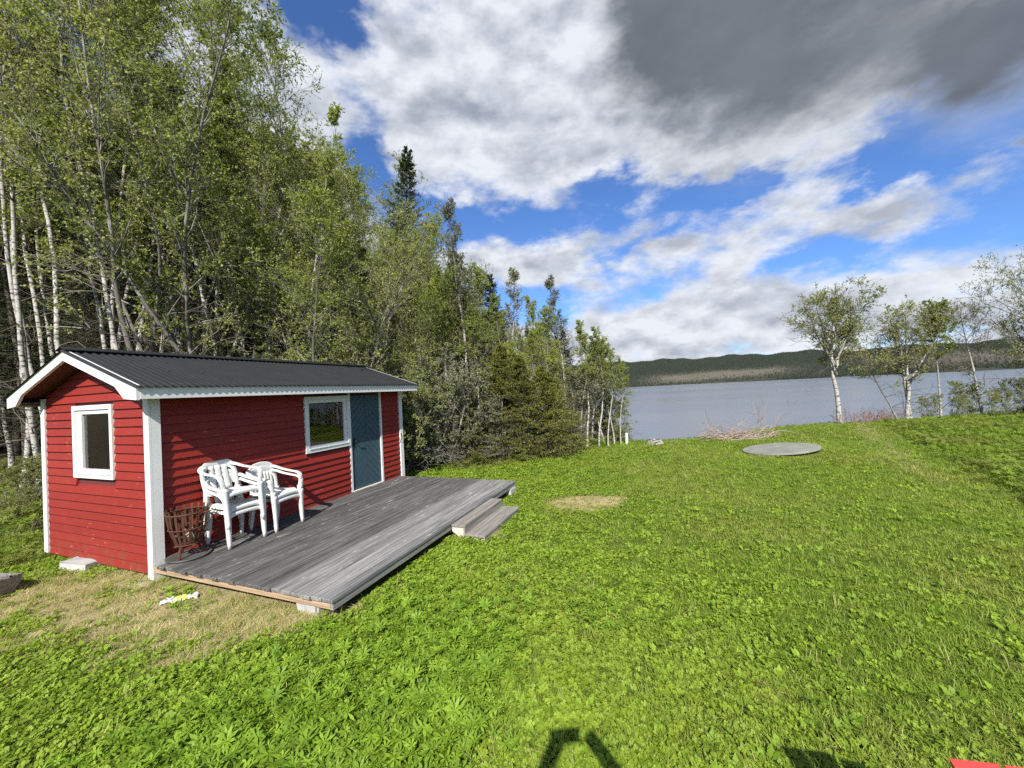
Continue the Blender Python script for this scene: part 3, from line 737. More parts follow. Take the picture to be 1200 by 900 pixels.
    for (ya, yb, za, zb) in ((dr[0] - .044, dr[0] - .002, 0.185, 1.965), (dr[1] + .002, dr[1] + .044, 0.185, 1.965)):
        MB().box(XW - .02, XW + .018, ya, yb, za, zb).build('door_casing', 'white_paint', c)
    MB().box(XW - .02, XW + .035, dr[0], dr[1], 0.183, dr[2]).build('threshold', 'pale_wood', c)
    # --- roof: corrugated sheet on both slopes
    per = 0.072; na = int((L_ + 2 * G_) / per) * 6
    ys = np.linspace(-G_ - 0.02, L_ + G_ + 0.02, na); wv = 0.0095 * np.clip(1.6 * np.sin(2 * np.pi * ys / per), -1, 1)
    for (xe, nm) in ((E + 0.05, 'front'), (-W_ - E - 0.05, 'back')):
        xs = np.linspace(XM, xe, 8); V = []; n = len(xs)
        for lay in (0.055, 0.047):
            for x in xs:
                zz = ZE + SL * ((E - x) if xe > 0 else (x + W_ + E))
                V += [(x, y, zz + lay + w) for y, w in zip(ys, wv)]
        F = []
        for lay in range(2):
            b0 = lay * n * na
            for i in range(n - 1):
                a = b0 + i * na + np.arange(na - 1); F.append(np.stack([a, a + 1, a + na + 1, a + na], -1))
        a = (n - 1) * na + np.arange(na - 1); F.append(np.stack([a, a + 1, a + 1 + n * na, a + n * na], -1))
        me = npmesh('roof_sheet', np.array(V), np.concatenate(F), 'roof_metal', None, True)
        link('roof_sheet', me, c)
        # sarking boards beneath
        zz = lambda x: ZE + SL * ((E - x) if xe > 0 else (x + W_ + E))
        e2 = xe - 0.045 * (1 if xe > 0 else -1)
        MB().prism([(XM, -G_ + .03, zz(XM) - .05), (e2, -G_ + .03, zz(e2) - .03), (e2, -G_ + .03, zz(e2) + .03), (XM, -G_ + .03, zz(XM) + .03)], (0, L_ + 2 * G_ - .06, 0)).build('roof_deck', 'soffit', c)
    m = MB(); m.prism([(XM - .11, -G_ - .022, zr(XM) + .055), (XM, -G_ - .022, zr(XM) + .095), (XM + .11, -G_ - .022, zr(XM) + .055), (XM + .11, -G_ - .022, zr(XM) + .046), (XM, -G_ - .022, zr(XM) + .084), (XM - .11, -G_ - .022, zr(XM) + .046)], (0, L_ + 2 * G_ + .044, 0)); m.build('ridge_cap', 'roof_metal', c)
    m = MB(); r = random.Random(3)
    for k in range(26):
        x = r.choice((0.12, -0.32, -0.75)) + r.uniform(-.01, .01); y = -0.15 + k * 0.172 + r.uniform(-.02, .02); z = zr(x) + .066; m.box(x - .006, x + .006, y - .006, y + .006, z, z + .007)
    m.build('roof_screws', 'tray_metal', c)['kind'] = 'stuff'
    # barge boards with dog-leg ends, on both gables
    for (yb, dy) in ((-G_ - .002, .03), (L_ + G_ - .028, .03)):
        for s in (1, -1):
            X = lambda t: XM + s * t                     # t: distance from the ridge
            half = W_ / 2 + E
            zt = lambda t: ZE + 0.062 + SL * (half - t)
            m = MB(); poly = [(X(0), yb, zt(0)), (X(half + .02), yb, zt(half + .02)), (X(half + .02), yb, 1.895), (X(half - .20), yb, 1.915), (X(half - .36), yb, zt(half - .36) - .125), (X(0), yb, zt(0) - .125)]
            m.prism(poly, (0, dy, 0)); m.build('barge_board', 'white_paint', c)
    for x in (E - .004, -W_ - E - .024):
        MB().box(x, x + .028, -G_ + .03, L_ + G_ - .03, 1.905, 2.025).build('fascia_board', 'white_paint', c)
    for x in (XW + .03, -W_ - E + .03):
        MB().box(x, x + E - .04, -G_ + .035, L_ + G_ - .035, 1.925, 1.94).build('soffit_board', 'soffit', c)
random.seed(5); cabin()

def block(name, loc, rz, s, mat, label, cat='block', jit=0.012):
    r = random.Random(int(loc[0] * 100)); import bmesh
    bm = bmesh.new(); bmesh.ops.create_cube(bm, size=1.0); bmesh.ops.bevel(bm, geom=bm.edges[:], offset=0.06, segments=2, affect='EDGES')
    for v in bm.verts: v.co = Vector((v.co.x * s[0] + r.uniform(-jit, jit), v.co.y * s[1] + r.uniform(-jit, jit), (v.co.z + 0.5) * s[2] + r.uniform(-jit, jit)))
    me = bpy.data.meshes.new(name); bm.to_mesh(me); bm.free(); me.materials.append(MATS[mat])
    o = link(name, me); o.location = loc; o.rotation_euler = (0, 0, rz); return tag(o, label, cat)
bx, by = cab_w(-1.30, 0.02); block('concrete_block', (bx - .06, by - .03, -0.03), CAB_RZ + 0.15, (0.42, 0.2, 0.115), 'concrete', 'grey concrete block under the gable wall near its left corner')
bx, by = cab_w(-0.06, 0.06); block('foundation_stone', (bx, by, -0.06), 0.4, (0.30, 0.26, 0.055), 'stone', 'flat stone under the white corner post nearest the deck', 'stone', 0.016)
bx, by = cab_w(2.16, 0.12); block('concrete_block', (bx, by, -0.04), CAB_RZ, (0.24, 0.2, 0.124), 'concrete', 'rough concrete block under the near front corner of the deck')
bx, by = cab_w(2.40, DECK_L - 0.15); block('concrete_block', (bx, by, -0.04), CAB_RZ, (0.2, 0.25, 0.124), 'concrete', 'concrete block under the far front corner of the deck')
bx, by = cab_w(2.32, 2.05); block('concrete_block', (bx, by, -0.04), CAB_RZ, (0.2, 0.2, 0.124), 'concrete', 'concrete block under the deck edge just left of the steps')

# ------------------------------------------------------------------ deck and steps
def deck():
    c = empty('wooden_deck', CAB, CAB_RZ, 'low weathered grey plank deck along the cabin front', 'deck')
    n = 21; x0 = 0.004; bw = (DECK_W - x0) / n; r = random.Random(4)
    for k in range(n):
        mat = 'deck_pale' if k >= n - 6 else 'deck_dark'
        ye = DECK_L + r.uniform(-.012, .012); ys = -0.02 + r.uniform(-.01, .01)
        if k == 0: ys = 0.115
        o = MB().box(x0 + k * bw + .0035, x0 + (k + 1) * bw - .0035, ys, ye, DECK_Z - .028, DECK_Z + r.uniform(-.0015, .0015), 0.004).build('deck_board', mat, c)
    MB().box(-0.046, x0 - .002, 0.115, DECK_L - .01, DECK_Z - .028, DECK_Z - .001, .003).build('deck_board', 'deck_dark', c)
    MB().box(0.006, DECK_W - .05, 0.005, 0.05, 0.088, DECK_Z - .030).build('end_beam', 'raw_wood', c)
    MB().box(0.006, DECK_W - .05, DECK_L - .07, DECK_L - .025, 0.088, DECK_Z - .030).build('end_beam', 'grey_wood', c)
    MB().box(DECK_W - .049, DECK_W - .012, 0.003, DECK_L - .02, 0.086, DECK_Z - .0295).build('front_beam', 'grey_wood', c)
    for y in np.linspace(0.65, DECK_L - .6, 6): MB().box(0.01, DECK_W - .051, y - .022, y + .022, 0.089, DECK_Z - .030).build('joist', 'grey_wood', c)
deck()
def steps():
    c = empty('wooden_steps', (*cab_w(2.50, 1.86), 0), CAB_RZ, 'two weathered wooden steps at the front edge of the deck', 'steps')
    a, b = 0.0, 1.20
    # stringers (end faces of pale wood), treads, risers; local x outwards from the deck edge, y along it
    for y in (a + .012, b - .052):
        MB().prism([(-.006, y, .132), (.155, y, .132), (.155, y, .0), (.13, y, -.02), (-.006, y, .072)], (0, .04, 0)).build('stringer', 'pale_wood', c)
    for y in (a + .02, b - .05):
        MB().prism([(.180, y, .030), (.430, y, .030), (.430, y, -.05), (.180, y, -.05)], (0, .03, 0)).build('stringer', 'pale_wood', c)
    MB().box(-.007, .182, a, b, .134, .160, .003).build('tread', 'step_wood', c)
    MB().box(.1565, .178, a + .004, b - .004, .034, .132).build('riser', 'step_wood', c)
    MB().box(.1795, .458, a - .01, b - .01, .032, .060, .003).build('tread', 'step_wood', c)
    MB().box(.432, .454, a - .005, b - .015, -.07, .030).build('riser', 'step_wood', c)
steps()

# ------------------------------------------------------------------ plastic chairs
def chair_meshes(slots):
    M = {}
    # seat: dished panel with a lip
    nx, ny = 12, 13; V = []; F = []
    for lay in (0, 1):
        for i in range(nx):
            for j in range(ny):
                u = i / (nx - 1); v = j / (ny - 1) * 2 - 1
                x = -0.20 + 0.44 * u; hw = 0.205 + 0.025 * u - 0.03 * max(0, u - 0.85) / 0.15 * abs(v) ** 2; y = v * hw
                z = 0.425 - 0.028 * math.cos(v * 1.4) * math.sin(min(1, u * 1.15) * math.pi) + 0.012 * u - 0.05 * max(0, u - 0.86) / 0.14 - 0.03 * max(0, abs(v) - 0.85) / 0.15
                V.append((x, y, z - lay * 0.012))
    for lay in (0, 1):
        for i in range(nx - 1):
            for j in range(ny - 1):
                a = lay * nx * ny + i * ny + j; q = (a, a + ny, a + ny + 1, a + 1); F.append(q if lay == 0 else q[::-1])
    rim = [(i, 0) for i in range(nx)] + [(nx - 1, j) for j in range(1, ny)] + [(i, ny - 1) for i in range(nx - 2, -1, -1)] + [(0, j) for j in range(ny - 2, 0, -1)]
    for k in range(len(rim)):
        a = rim[k][0] * ny + rim[k][1]; b = rim[(k + 1) % len(rim)][0] * ny + rim[(k + 1) % len(rim)][1]; F.append((a, b, b + nx * ny, a + nx * ny))
    m = MB(); m.add(V, F); M['seat'] = m.mesh('seat', 'plastic', True)
    # backrest: curved frame with a broad top band and upright slats
    m = MB(); bk = lambda y, z: (-0.200 - 0.065 * (z - 0.42) / 0.36 - 0.018 * (1 - (y / 0.22) ** 2), y, z)
    sweep(m, [bk(-.205, .42), bk(-.215, .56), bk(-.20, .68), bk(-.12, .755), bk(0, .772), bk(.12, .755), bk(.20, .68), bk(.215, .56), bk(.205, .42)], [.05, .05, .055, .08, .085, .08, .055, .05, .05], .016, (0, 0.2, 1) if False else (1, 0, 0), 5) if False else None
    for s in (-1, 1): sweep(m, [bk(s * .195, .41), bk(s * .205, .52), bk(s * .20, .64), bk(s * .165, .73)], [.045, .05, .06, .07], .016, (0, 1, 0), 5)
    sweep(m, [bk(-.185, .70), bk(-.12, .742), bk(0, .757), bk(.12, .742), bk(.185, .70)], [.075, .105, .115, .105, .075], .016, (0, 0, 1), 5)
    for y in slots: sweep(m, [bk(y, .43), bk(y * 1.02, .55), bk(y * 1.0, .73)], [.038 if len(slots) > 4 else .068, .035 if len(slots) > 4 else .062, .04 if len(slots) > 4 else .068], .012, (0, 1, 0), 4)
    M['backrest'] = m.mesh('backrest', 'plastic', True)
    for s, k in ((-1, 'armrest_r'), (1, 'armrest_l')):
        m = MB(); sweep(m, [(-.262, s * .155, .735), (-.232, s * .222, .712), (-.14, s * .258, .675), (.02, s * .268, .648), (.13, s * .268, .635), (.20, s * .260, .605), (.224, s * .245, .54), (.226, s * .228, .44)], [.066, .064, .062, .060, .064, .064, .058, .062], .015, (0, 1, 0), 6)
        M[k] = m.mesh('armrest', 'plastic', True)
        m = MB(); sweep(m, [(.226, s * .226, .46), (.232, s * .222, .25), (.245, s * .222, .0)], [.068, .056, .040], [.046, .042, .032], (0, 1, 0), 5); M['fleg%d' % s] = m.mesh('leg', 'plastic', True)
        m = MB(); sweep(m, [(-.195, s * .195, .44), (-.215, s * .205, .22), (-.245, s * .215, .0)], [.062, .052, .040], [.046, .042, .032], (0, 1, 0), 5); M['bleg%d' % s] = m.mesh('leg', 'plastic', True)
    m = MB(); sweep(m, [(.236, -.215, .36), (.238, -.14, .385), (.24, 0, .392), (.238, .14, .385), (.236, .215, .36)], .04, .012, (0, 0, 1), 5); M['apron'] = m.mesh('apron', 'plastic', True)
    return M
CH_WIDE = chair_meshes((-.085, 0.0, .085)); CH_NARROW = chair_meshes((-.14, -.093, -.047, 0.0, .047, .093, .14))
def chair(lx, ly, z, rz, M, label, pitch=0.0):
    c = empty('plastic_chair', (*cab_w(lx, ly), z), CAB_RZ + rz, label, 'chair', 'white plastic armchairs on the deck'); c.rotation_euler = (0, pitch, CAB_RZ + rz); c.scale = (.90, .89, .96)
    for k, me in M.items(): link('leg' if 'leg' in k else k.split('_')[0], me, c)
DZ = DECK_Z + 0.002
chair(0.235, 0.70, DZ, -0.05, CH_WIDE, 'white plastic armchair at the bottom of the stack beside the fire basket')
chair(0.222, 0.70, DZ + 0.055, -0.05, CH_WIDE, 'middle white plastic armchair of the stack of three beside the fire basket')
chair(0.265, 0.67, DZ + 0.215, -0.02, CH_WIDE, 'white plastic armchair perched crookedly on top of the stack of three', -0.08)
chair(0.245, 1.215, DZ, 0.06, CH_NARROW, 'lower white plastic armchair of the pair nearer the door')
chair(0.232, 1.215, DZ + 0.055, 0.06, CH_NARROW, 'upper white plastic armchair of the pair nearer the door')

# ------------------------------------------------------------------ fire basket
def basket():
    bx, by = cab_w(0.175, 0.235); z0 = DECK_Z + 0.002
    t = MB(); n = 36; prof = [(0.0, 0.012), (0.17, 0.012), (0.195, 0.022), (0.2, 0.02), (0.197, 0.006), (0.17, 0.0), (0.0, 0.0)]
    V = []; F = []
    for (rr, zz) in prof:
        for i in range(n): V.append((max(rr, .001) * math.cos(6.2832 * i / n), max(rr, .001) * math.sin(6.2832 * i / n), zz))
    for k in range(len(prof) - 1):
        for i in range(n): F.append((k * n + i, k * n + (i + 1) % n, (k + 1) * n + (i + 1) % n, (k + 1) * n + i))
    t.add(V, F); o = t.build('round_tray', 'tray_metal', None, True); o.location = (bx, by, z0); tag(o, 'round dark metal tray under the rusty fire basket', 'tray')
    c = empty('fire_basket', (bx, by, z0 + 0.013), 0.3, 'rusty iron fire basket standing in front of the cabin corner', 'fire basket'); c.scale = (1.16, 1.16, 1.02)
    MB().ring((0, 0, .46), .155, .009).build('top_ring', 'rust', c, True); MB().ring((0, 0, .30), .140, .007).build('middle_ring', 'rust', c, True); MB().ring((0, 0, .13), .092, .008).build('bottom_ring', 'rust', c, True)
    for k in range(18):
        a = 6.2832 * k / 18; p = lambda r, z: (r * math.cos(a), r * math.sin(a), z)
        m = MB(); sweep(m, [p(.088, .125), p(.105, .18), p(.136, .30), p(.150, .40), p(.157, .485), p(.166, .505)], .020, .006, (-math.sin(a), math.cos(a), 0), 3); m.build('bar', 'rust', c)
    for k in range(3):
        a = 6.2832 * k / 3 + 0.3; MB().tube([(.09 * math.cos(a), .09 * math.sin(a), .135), (.12 * math.cos(a), .12 * math.sin(a), 0)], .011, 6).build('leg', 'rust', c)
    m = MB()
    for k in range(5): m.box(-.085 + .0, .085, -.07 + .035 * k - .006, -.07 + .035 * k + .006, .120, .1285)
    m.build('grate', 'rust', c)
    sx = MB(); sx.tube([(.15, -.09, .455), (.19, -.13, .47), (.225, -.10, .465), (.20, -.06, .455), (.155, -.05, .455)], .007, 6); sx.build('handle', 'rust', c, True)
    r = random.Random(8)
    for k in range(9):
        a = r.uniform(0, 6.28); rr = r.uniform(0, .05); q = Vector((rr * math.cos(a), rr * math.sin(a), .135 + .012 * k)); d = Vector((r.uniform(-1, 1), r.uniform(-1, 1), r.uniform(.25, 1.2))).normalized()
        s = MB().tube([q - d * .02, q + d * r.uniform(.07, .15)], [r.uniform(.007, .013), .008], 6).build('firewood_stick', 'stick'); s.location = (bx, by, z0 + .013)
        tag(s, 'short pale stick of kindling inside the rusty fire basket', 'stick', 'kindling in the fire basket')
basket()

# ------------------------------------------------------------------ small things on the lawn
def slab():
    m = MB(); n = 56; rr = 1.25; V = []; F = []; r = random.Random(3)
    prof = [(0.02, .085), (0.4, .085), (0.83, .083), (0.868, .079), (0.88, .07), (0.88, .035), (0.87, .027), (0.02, .02)]
    ph = [r.uniform(-.006, .006) for _ in range(n)]
    for (q, z) in prof:
        for i in range(n): a = 6.2832 * i / n; V.append((q * math.cos(a) * (1 + ph[i] * (q > .8)), q * math.sin(a) * (1 + ph[i] * (q > .8)), z))
    for k in range(len(prof) - 1):
        for i in range(n): F.append((k * n + i, k * n + (i + 1) % n, (k + 1) * n + (i + 1) % n, (k + 1) * n + i))
    F.append(tuple(range(n - 1, -1, -1))); F.append(tuple((len(prof) - 1) * n + i for i in range(n)))
    m.add(V, F); x, y = 6.42, 9.45
    o = m.build('round_slab', 'slab', None, False); o.scale = (.92, .86, .8); o.location = (x, y, float(gh(x, y)) + 0.012); o.rotation_euler = (R(-1.3), R(-4.5), 0.0)
    tag(o, 'large flat round grey concrete lid lying on the lawn', 'slab')
    for k in range(5):
        a = 2.4 + k * 0.75; sx, sy = x + .60 * math.cos(a + .9), y + .55 * math.sin(a + .9)
        block('support_stone', (sx, sy, float(gh(sx, sy)) - .03), a, (.16, .13, .062), 'stone', 'small stone under the rim of the round concrete lid', 'stone')['group'] = 'stones under the round lid'
slab()
def rag():
    c = empty('rag', (-3.20, 3.66, float(gh(-3.2, 3.66)) + .004), 0.2, 'crumpled white and yellow rag on the dry grass before the deck', 'rag'); c.scale = (.62, .62, .8)
    r = np.random.default_rng(5)
    for (nm, mat, cx, sx, sy) in (('white_cloth', 'rag_white', -.08, .13, .09), ('yellow_cloth', 'rag_yellow', .02, .09, .08), ('white_cloth', 'rag_white', .13, .11, .07)):
        n = 12; g = np.linspace(-1, 1, n); X, Y = np.meshgrid(g, g); H = r.normal(0, 1, (n, n)); H = (H + np.roll(H, 1, 0) + np.roll(H, 1, 1) + np.roll(H, -1, 0)) / 4
        edge = 1 + 0.2 * np.sin(3 * np.arctan2(Y, X) + cx * 30)
        V = np.stack([cx + X * sx * edge, Y * sy * edge + cx * .2, 0.035 + H * 0.018 - 0.02 * (X ** 2 + Y ** 2) / 2], -1).reshape(-1, 3)
        i = np.arange(n * n).reshape(n, n); F = np.stack([i[:-1, :-1], i[:-1, 1:], i[1:, 1:], i[1:, :-1]], -1).reshape(-1, 4)
        o = link(nm, npmesh(nm, V, F, mat, None, True), c); sd = o.modifiers.new('thickness', 'SOLIDIFY'); sd.thickness = 0.004
rag()
def old_log():
    c = empty('weathered_log', (-5.30, 3.92, float(gh(-5.3, 3.92))), R(172), 'split weathered grey log lying at the left edge of the lawn', 'log')
    m = MB(); r = random.Random(2); n = 10; V = []; F = []; S = 14
    for i in range(n):
        x = -0.12 + i * 0.12
        for k in range(S):
            a = 6.2832 * k / S; rad = 0.135 * (1 + 0.12 * math.sin(3 * a + i * .4) + r.uniform(-.05, .05)); z = 0.12 + rad * math.sin(a); y = rad * math.cos(a)
            V.append((x - (0.20 * (z - .05) if i == 0 else 0), y, max(z, -.02) if z < .19 else .19 + r.uniform(-.012, .012)))
    for i in range(n - 1):
        for k in range(S): F.append((i * S + k, i * S + (k + 1) % S, (i + 1) * S + (k + 1) % S, (i + 1) * S + k))
    F += [tuple(range(S)), tuple((n - 1) * S + k for k in range(S))]
    m.add(V, F).build('log_body', 'log_wood', c)
    s = MB(); 
    for k in range(7): 
        y = -.09 + k * .03; s.prism([(-.16, y, .185), (.8, y + .01, .185), (.8, y + .022, .19), (-.15, y + .018, .2)], (0, 0, .012 + .01 * (k % 3)))
    s.build('splinters', 'log_wood', c)
old_log()
def red_chair():
    c = empty('garden_chair', (1.305, 0.743, -0.03), math.pi - 0.35, 'red painted wooden garden chair at the lower right corner', 'chair')
    # local frame: x sideways, y towards the sitter's front; the back leans away from the seat
    for k in range(5):
        x = -.22 + k * .11; top = .785 - .012 * abs(k - 3) ** 1.5
        MB().prism([(x - .049, -.02, .24), (x + .049, -.02, .24), (x + .049, -.24, top - .012), (x - .049, -.24, top)], (0, -.02, .006)).build('back_slat', 'red_furniture', c)
    for k in range(5): MB().box(-.27, .27, .02 + k * .092, .10 + k * .092, .33 - .012 * (4 - k) , .352 - .012 * (4 - k), .003).build('seat_slat', 'red_furniture', c)
    for s in (-1, 1):
        MB().box(s * .25 - .022, s * .25 + .022, .40, .45, 0.0, .55).build('leg', 'red_furniture', c)
        MB().prism([(s * .25 - .02, .40, .33), (s * .25 - .02, .40, .25), (s * .25 - .02, -.18, 0.0), (s * .25 - .02, -.24, 0.0), (s * .25 - .02, -.05, .30)], (.04, 0, 0)).build('leg', 'red_furniture', c)
        MB().box(s * .30 - .06, s * .30 + .06, -.16, .50, .552, .575, .003).build('armrest', 'red_furniture', c)
    MB().box(-.26, .26, -.195, -.172, .60, .66).build('back_rail', 'red_furniture', c)
red_chair()

# ------------------------------------------------------------------ trees
def tubes(P, Rr, s):
    N, n, _ = P.shape
    T = np.empty_like(P); T[:, 1:-1] = P[:, 2:] - P[:, :-2]; T[:, 0] = P[:, 1] - P[:, 0]; T[:, -1] = P[:, -1] - P[:, -2]; T = unit(T)
    ref = np.where(np.abs(T[..., 2:3]) < 0.9, np.array([0, 0, 1.0]), np.array([1.0, 0, 0]))
    U = unit(np.cross(T, ref)); Wv = np.cross(T, U)
    a = np.arange(s) * 2 * np.pi / s
    V = P[:, :, None] + Rr[:, :, None, None] * (np.cos(a)[None, None, :, None] * U[:, :, None] + np.sin(a)[None, None, :, None] * Wv[:, :, None])
    idx = np.arange(N * n * s).reshape(N, n, s); nx = np.roll(idx, -1, 2)
    F = np.stack([idx[:, :-1], nx[:, :-1], nx[:, 1:], idx[:, 1:]], -1).reshape(-1, 4)
    return V.reshape(-1, 3), F, np.repeat(Rr.reshape(-1), s)
def grow(r, p0, d0, L, nseg, jit, up):
    N = len(p0); P = np.empty((N, nseg + 1, 3)); P[:, 0] = p0; d = unit(d0)
    for i in range(nseg):
        d = unit(d + r.normal(0, jit, (N, 3)) + np.array([0, 0, 1.0]) * np.reshape(up, (-1, 1)) if np.ndim(up) else d + r.normal(0, jit, (N, 3)) + np.array([0, 0, up]))
        P[:, i + 1] = P[:, i] + d * (L / nseg)[:, None]
    return P
def sample(P, bi, t):
    n = P.shape[1] - 1; f = np.clip(t, 0, 0.999) * n; k = f.astype(int); w = (f - k)[:, None]
    a = P[bi, k]; b = P[bi, k + 1]; return a * (1 - w) + b * w, unit(b - a)
def spread(r, d, ang):
    """directions leaving d at angle ang with random roll"""
    N = len(d); q = r.normal(0, 1, (N, 3)); q = unit(q - d * np.sum(q * d, -1, keepdims=True)); a = np.reshape(ang, (-1, 1))
    return d * np.cos(a) + q * np.sin(a)

def make_tree(seed, H=12, r0=0.11, stems=None, cb=0.3, nb=46, lmax=2.4, shape='oval', e0=45, up1=0.05, nsub=7, ntw=4, nleaf=8, leaf=0.05, tw_len=0.35, wob=0.05, bark='birch_bark', leafmat='birch_leaf', droop=-0.05, dead=0.0, lean=(0, 0)):
    r = np.random.default_rng(seed)
    stems = stems or [(0, 0, 0, 0, 1.0)]          # x, y, lean x, lean y, size
    br = []; leaves = []; 
    S0, SH, SR = [], [], []
    for st in stems:
        (sx, sy, lx, ly, sc), z0, rs = st[:5], (st[5] if len(st) > 5 else -0.15), (st[6] if len(st) > 6 else st[4])
        P = grow(r, np.array([[sx, sy, z0]]), np.array([[lx, ly, 1.0]]), np.array([(H * sc - max(z0, 0)) * math.sqrt(1 + lx * lx + ly * ly) * 0.98 + .15]), 16, wob, 0.04 if (lx or ly) else 0.02)
        n = P.shape[1]; t = np.linspace(0, 1, n); rad = r0 * rs * ((1 - t) ** 0.85 * 0.92 + 0.03) * (1 + (0.35 if z0 < 0 else 0) * np.exp(-t * 22)); br.append(tubes(P, rad[None], 9)); S0.append(P[0]); SH.append(H * sc); SR.append(rad)
    S0 = np.array(S0); ns = len(S0); SR = np.array(SR)
    n1 = nb * ns; si = np.repeat(np.arange(ns), nb); cbs = np.array([cb if len(st) < 6 else 0.15 for st in stems])[si]; t1 = cbs + (0.985 - cbs) * r.uniform(0, 1, n1) ** 0.9
    p, d = sample(S0, si, t1); q = (t1 - cbs) / (1 - cbs)
    prof = {'oval': np.sin(np.pi * (0.12 + 0.84 * q)) ** 0.8, 'column': (1 - q) ** 0.55 * 0.9 + 0.12, 'round': np.sqrt(np.clip(1 - (1.7 * q - 0.8) ** 2 * 0.9, 0.05, 1)), 'umbrella': 0.55 + 0.45 * np.sin(np.pi * np.clip(q, 0, .9))}[shape]
    L1 = lmax * np.array([s[4] for s in stems])[si] * prof * r.uniform(0.6, 1.15, n1)
    az = r.uniform(0, 6.283, n1); el = np.radians(e0 + 22 * q + r.normal(0, 10, n1))
    d1 = np.stack([np.cos(az) * np.cos(el), np.sin(az) * np.cos(el), np.sin(el)], -1)
    P1 = grow(r, p, d1, L1, 6, 0.13, up1)
    rb = np.minimum(0.42 * np.array([np.interp(a, np.linspace(0, 1, SR.shape[1]), SR[b]) for a, b in zip(t1, si)]), 0.006 + L1 * 0.012)
    tt = np.linspace(0, 1, 7); br.append(tubes(P1, rb[:, None] * (1 - tt * 0.8)[None], 5))
    # dead bare branches on the lower trunk
    if dead:
        nd = int(dead * ns); sd = r.integers(0, ns, nd); td = r.uniform(0.1, max(cb + .1, .2), nd); p, d = sample(S0, sd, td); az = r.uniform(0, 6.283, nd); el = np.radians(r.uniform(-10, 40, nd))
        Pd = grow(r, p, np.stack([np.cos(az) * np.cos(el), np.sin(az) * np.cos(el), np.sin(el)], -1), r.uniform(.5, 1.5, nd), 5, .2, .02); br.append(tubes(Pd, np.full((nd, 1), .011) * (1 - np.linspace(0, 1, 6) * .8)[None], 4))
        b2 = np.repeat(np.arange(nd), 4); p, d = sample(Pd, b2, r.uniform(.3, 1, len(b2))); Pd2 = grow(r, p, spread(r, d, r.uniform(.4, .9, len(b2))), r.uniform(.2, .5, len(b2)), 3, .2, .0); br.append(tubes(Pd2, np.full((len(b2), 4), .0045), 3))
    n2 = n1 * nsub; bi = np.repeat(np.arange(n1), nsub); t2 = 0.22 + 0.78 * r.uniform(0, 1, n2)
    p, d = sample(P1, bi, t2); L2 = np.clip(L1[bi] * (0.52 - 0.28 * t2) * r.uniform(.6, 1.2, n2), .09, 1.6)
    P2 = grow(r, p, spread(r, d, r.uniform(.45, .95, n2)), L2, 4, 0.16, 0.04); tt = np.linspace(0, 1, 5)
    br.append(tubes(P2, (np.minimum(0.5 * rb[bi], .008) + .0015)[:, None] * (1 - tt * 0.7)[None], 3))
    n3 = n2 * ntw; bi = np.repeat(np.arange(n2), ntw); t3 = 0.15 + 0.85 * r.uniform(0, 1, n3)
    p, d = sample(P2, bi, t3); L3 = tw_len * r.uniform(.5, 1.2, n3) * np.clip(L2[bi] / .38, .3, 1.0)
    P3 = grow(r, p, spread(r, d, r.uniform(.4, 1.0, n3)), L3, 2, 0.2, droop)
    br.append(tubes(P3, np.full((n3, 1), .0035) * np.array([[1, .7, .4]]), 3))
    nl = n3 * nleaf; bi = np.repeat(np.arange(n3), nleaf); p, d = sample(P3, bi, r.uniform(0.05, 1, nl))
    dv = unit(r.normal(0, 1, (nl, 3)) + d * .5 + np.array([0, 0, -.25])); nm = unit(r.normal(0, 1, (nl, 3)) + np.array([0, 0, .7])); s = leaf * r.uniform(.6, 1.3, nl)
    LV, LF = kites(p, dv, nm, s, s * .72)
    V = []; F = []; T = []; k = 0
    for v, f, t in br: V.append(v); F.append(f + k); T.append(t); k += len(v)
    return (npmesh('trunk', np.concatenate(V), np.concatenate(F), bark, {'thick': np.concatenate(T)}, True), npmesh('crown', LV, LF, leafmat))

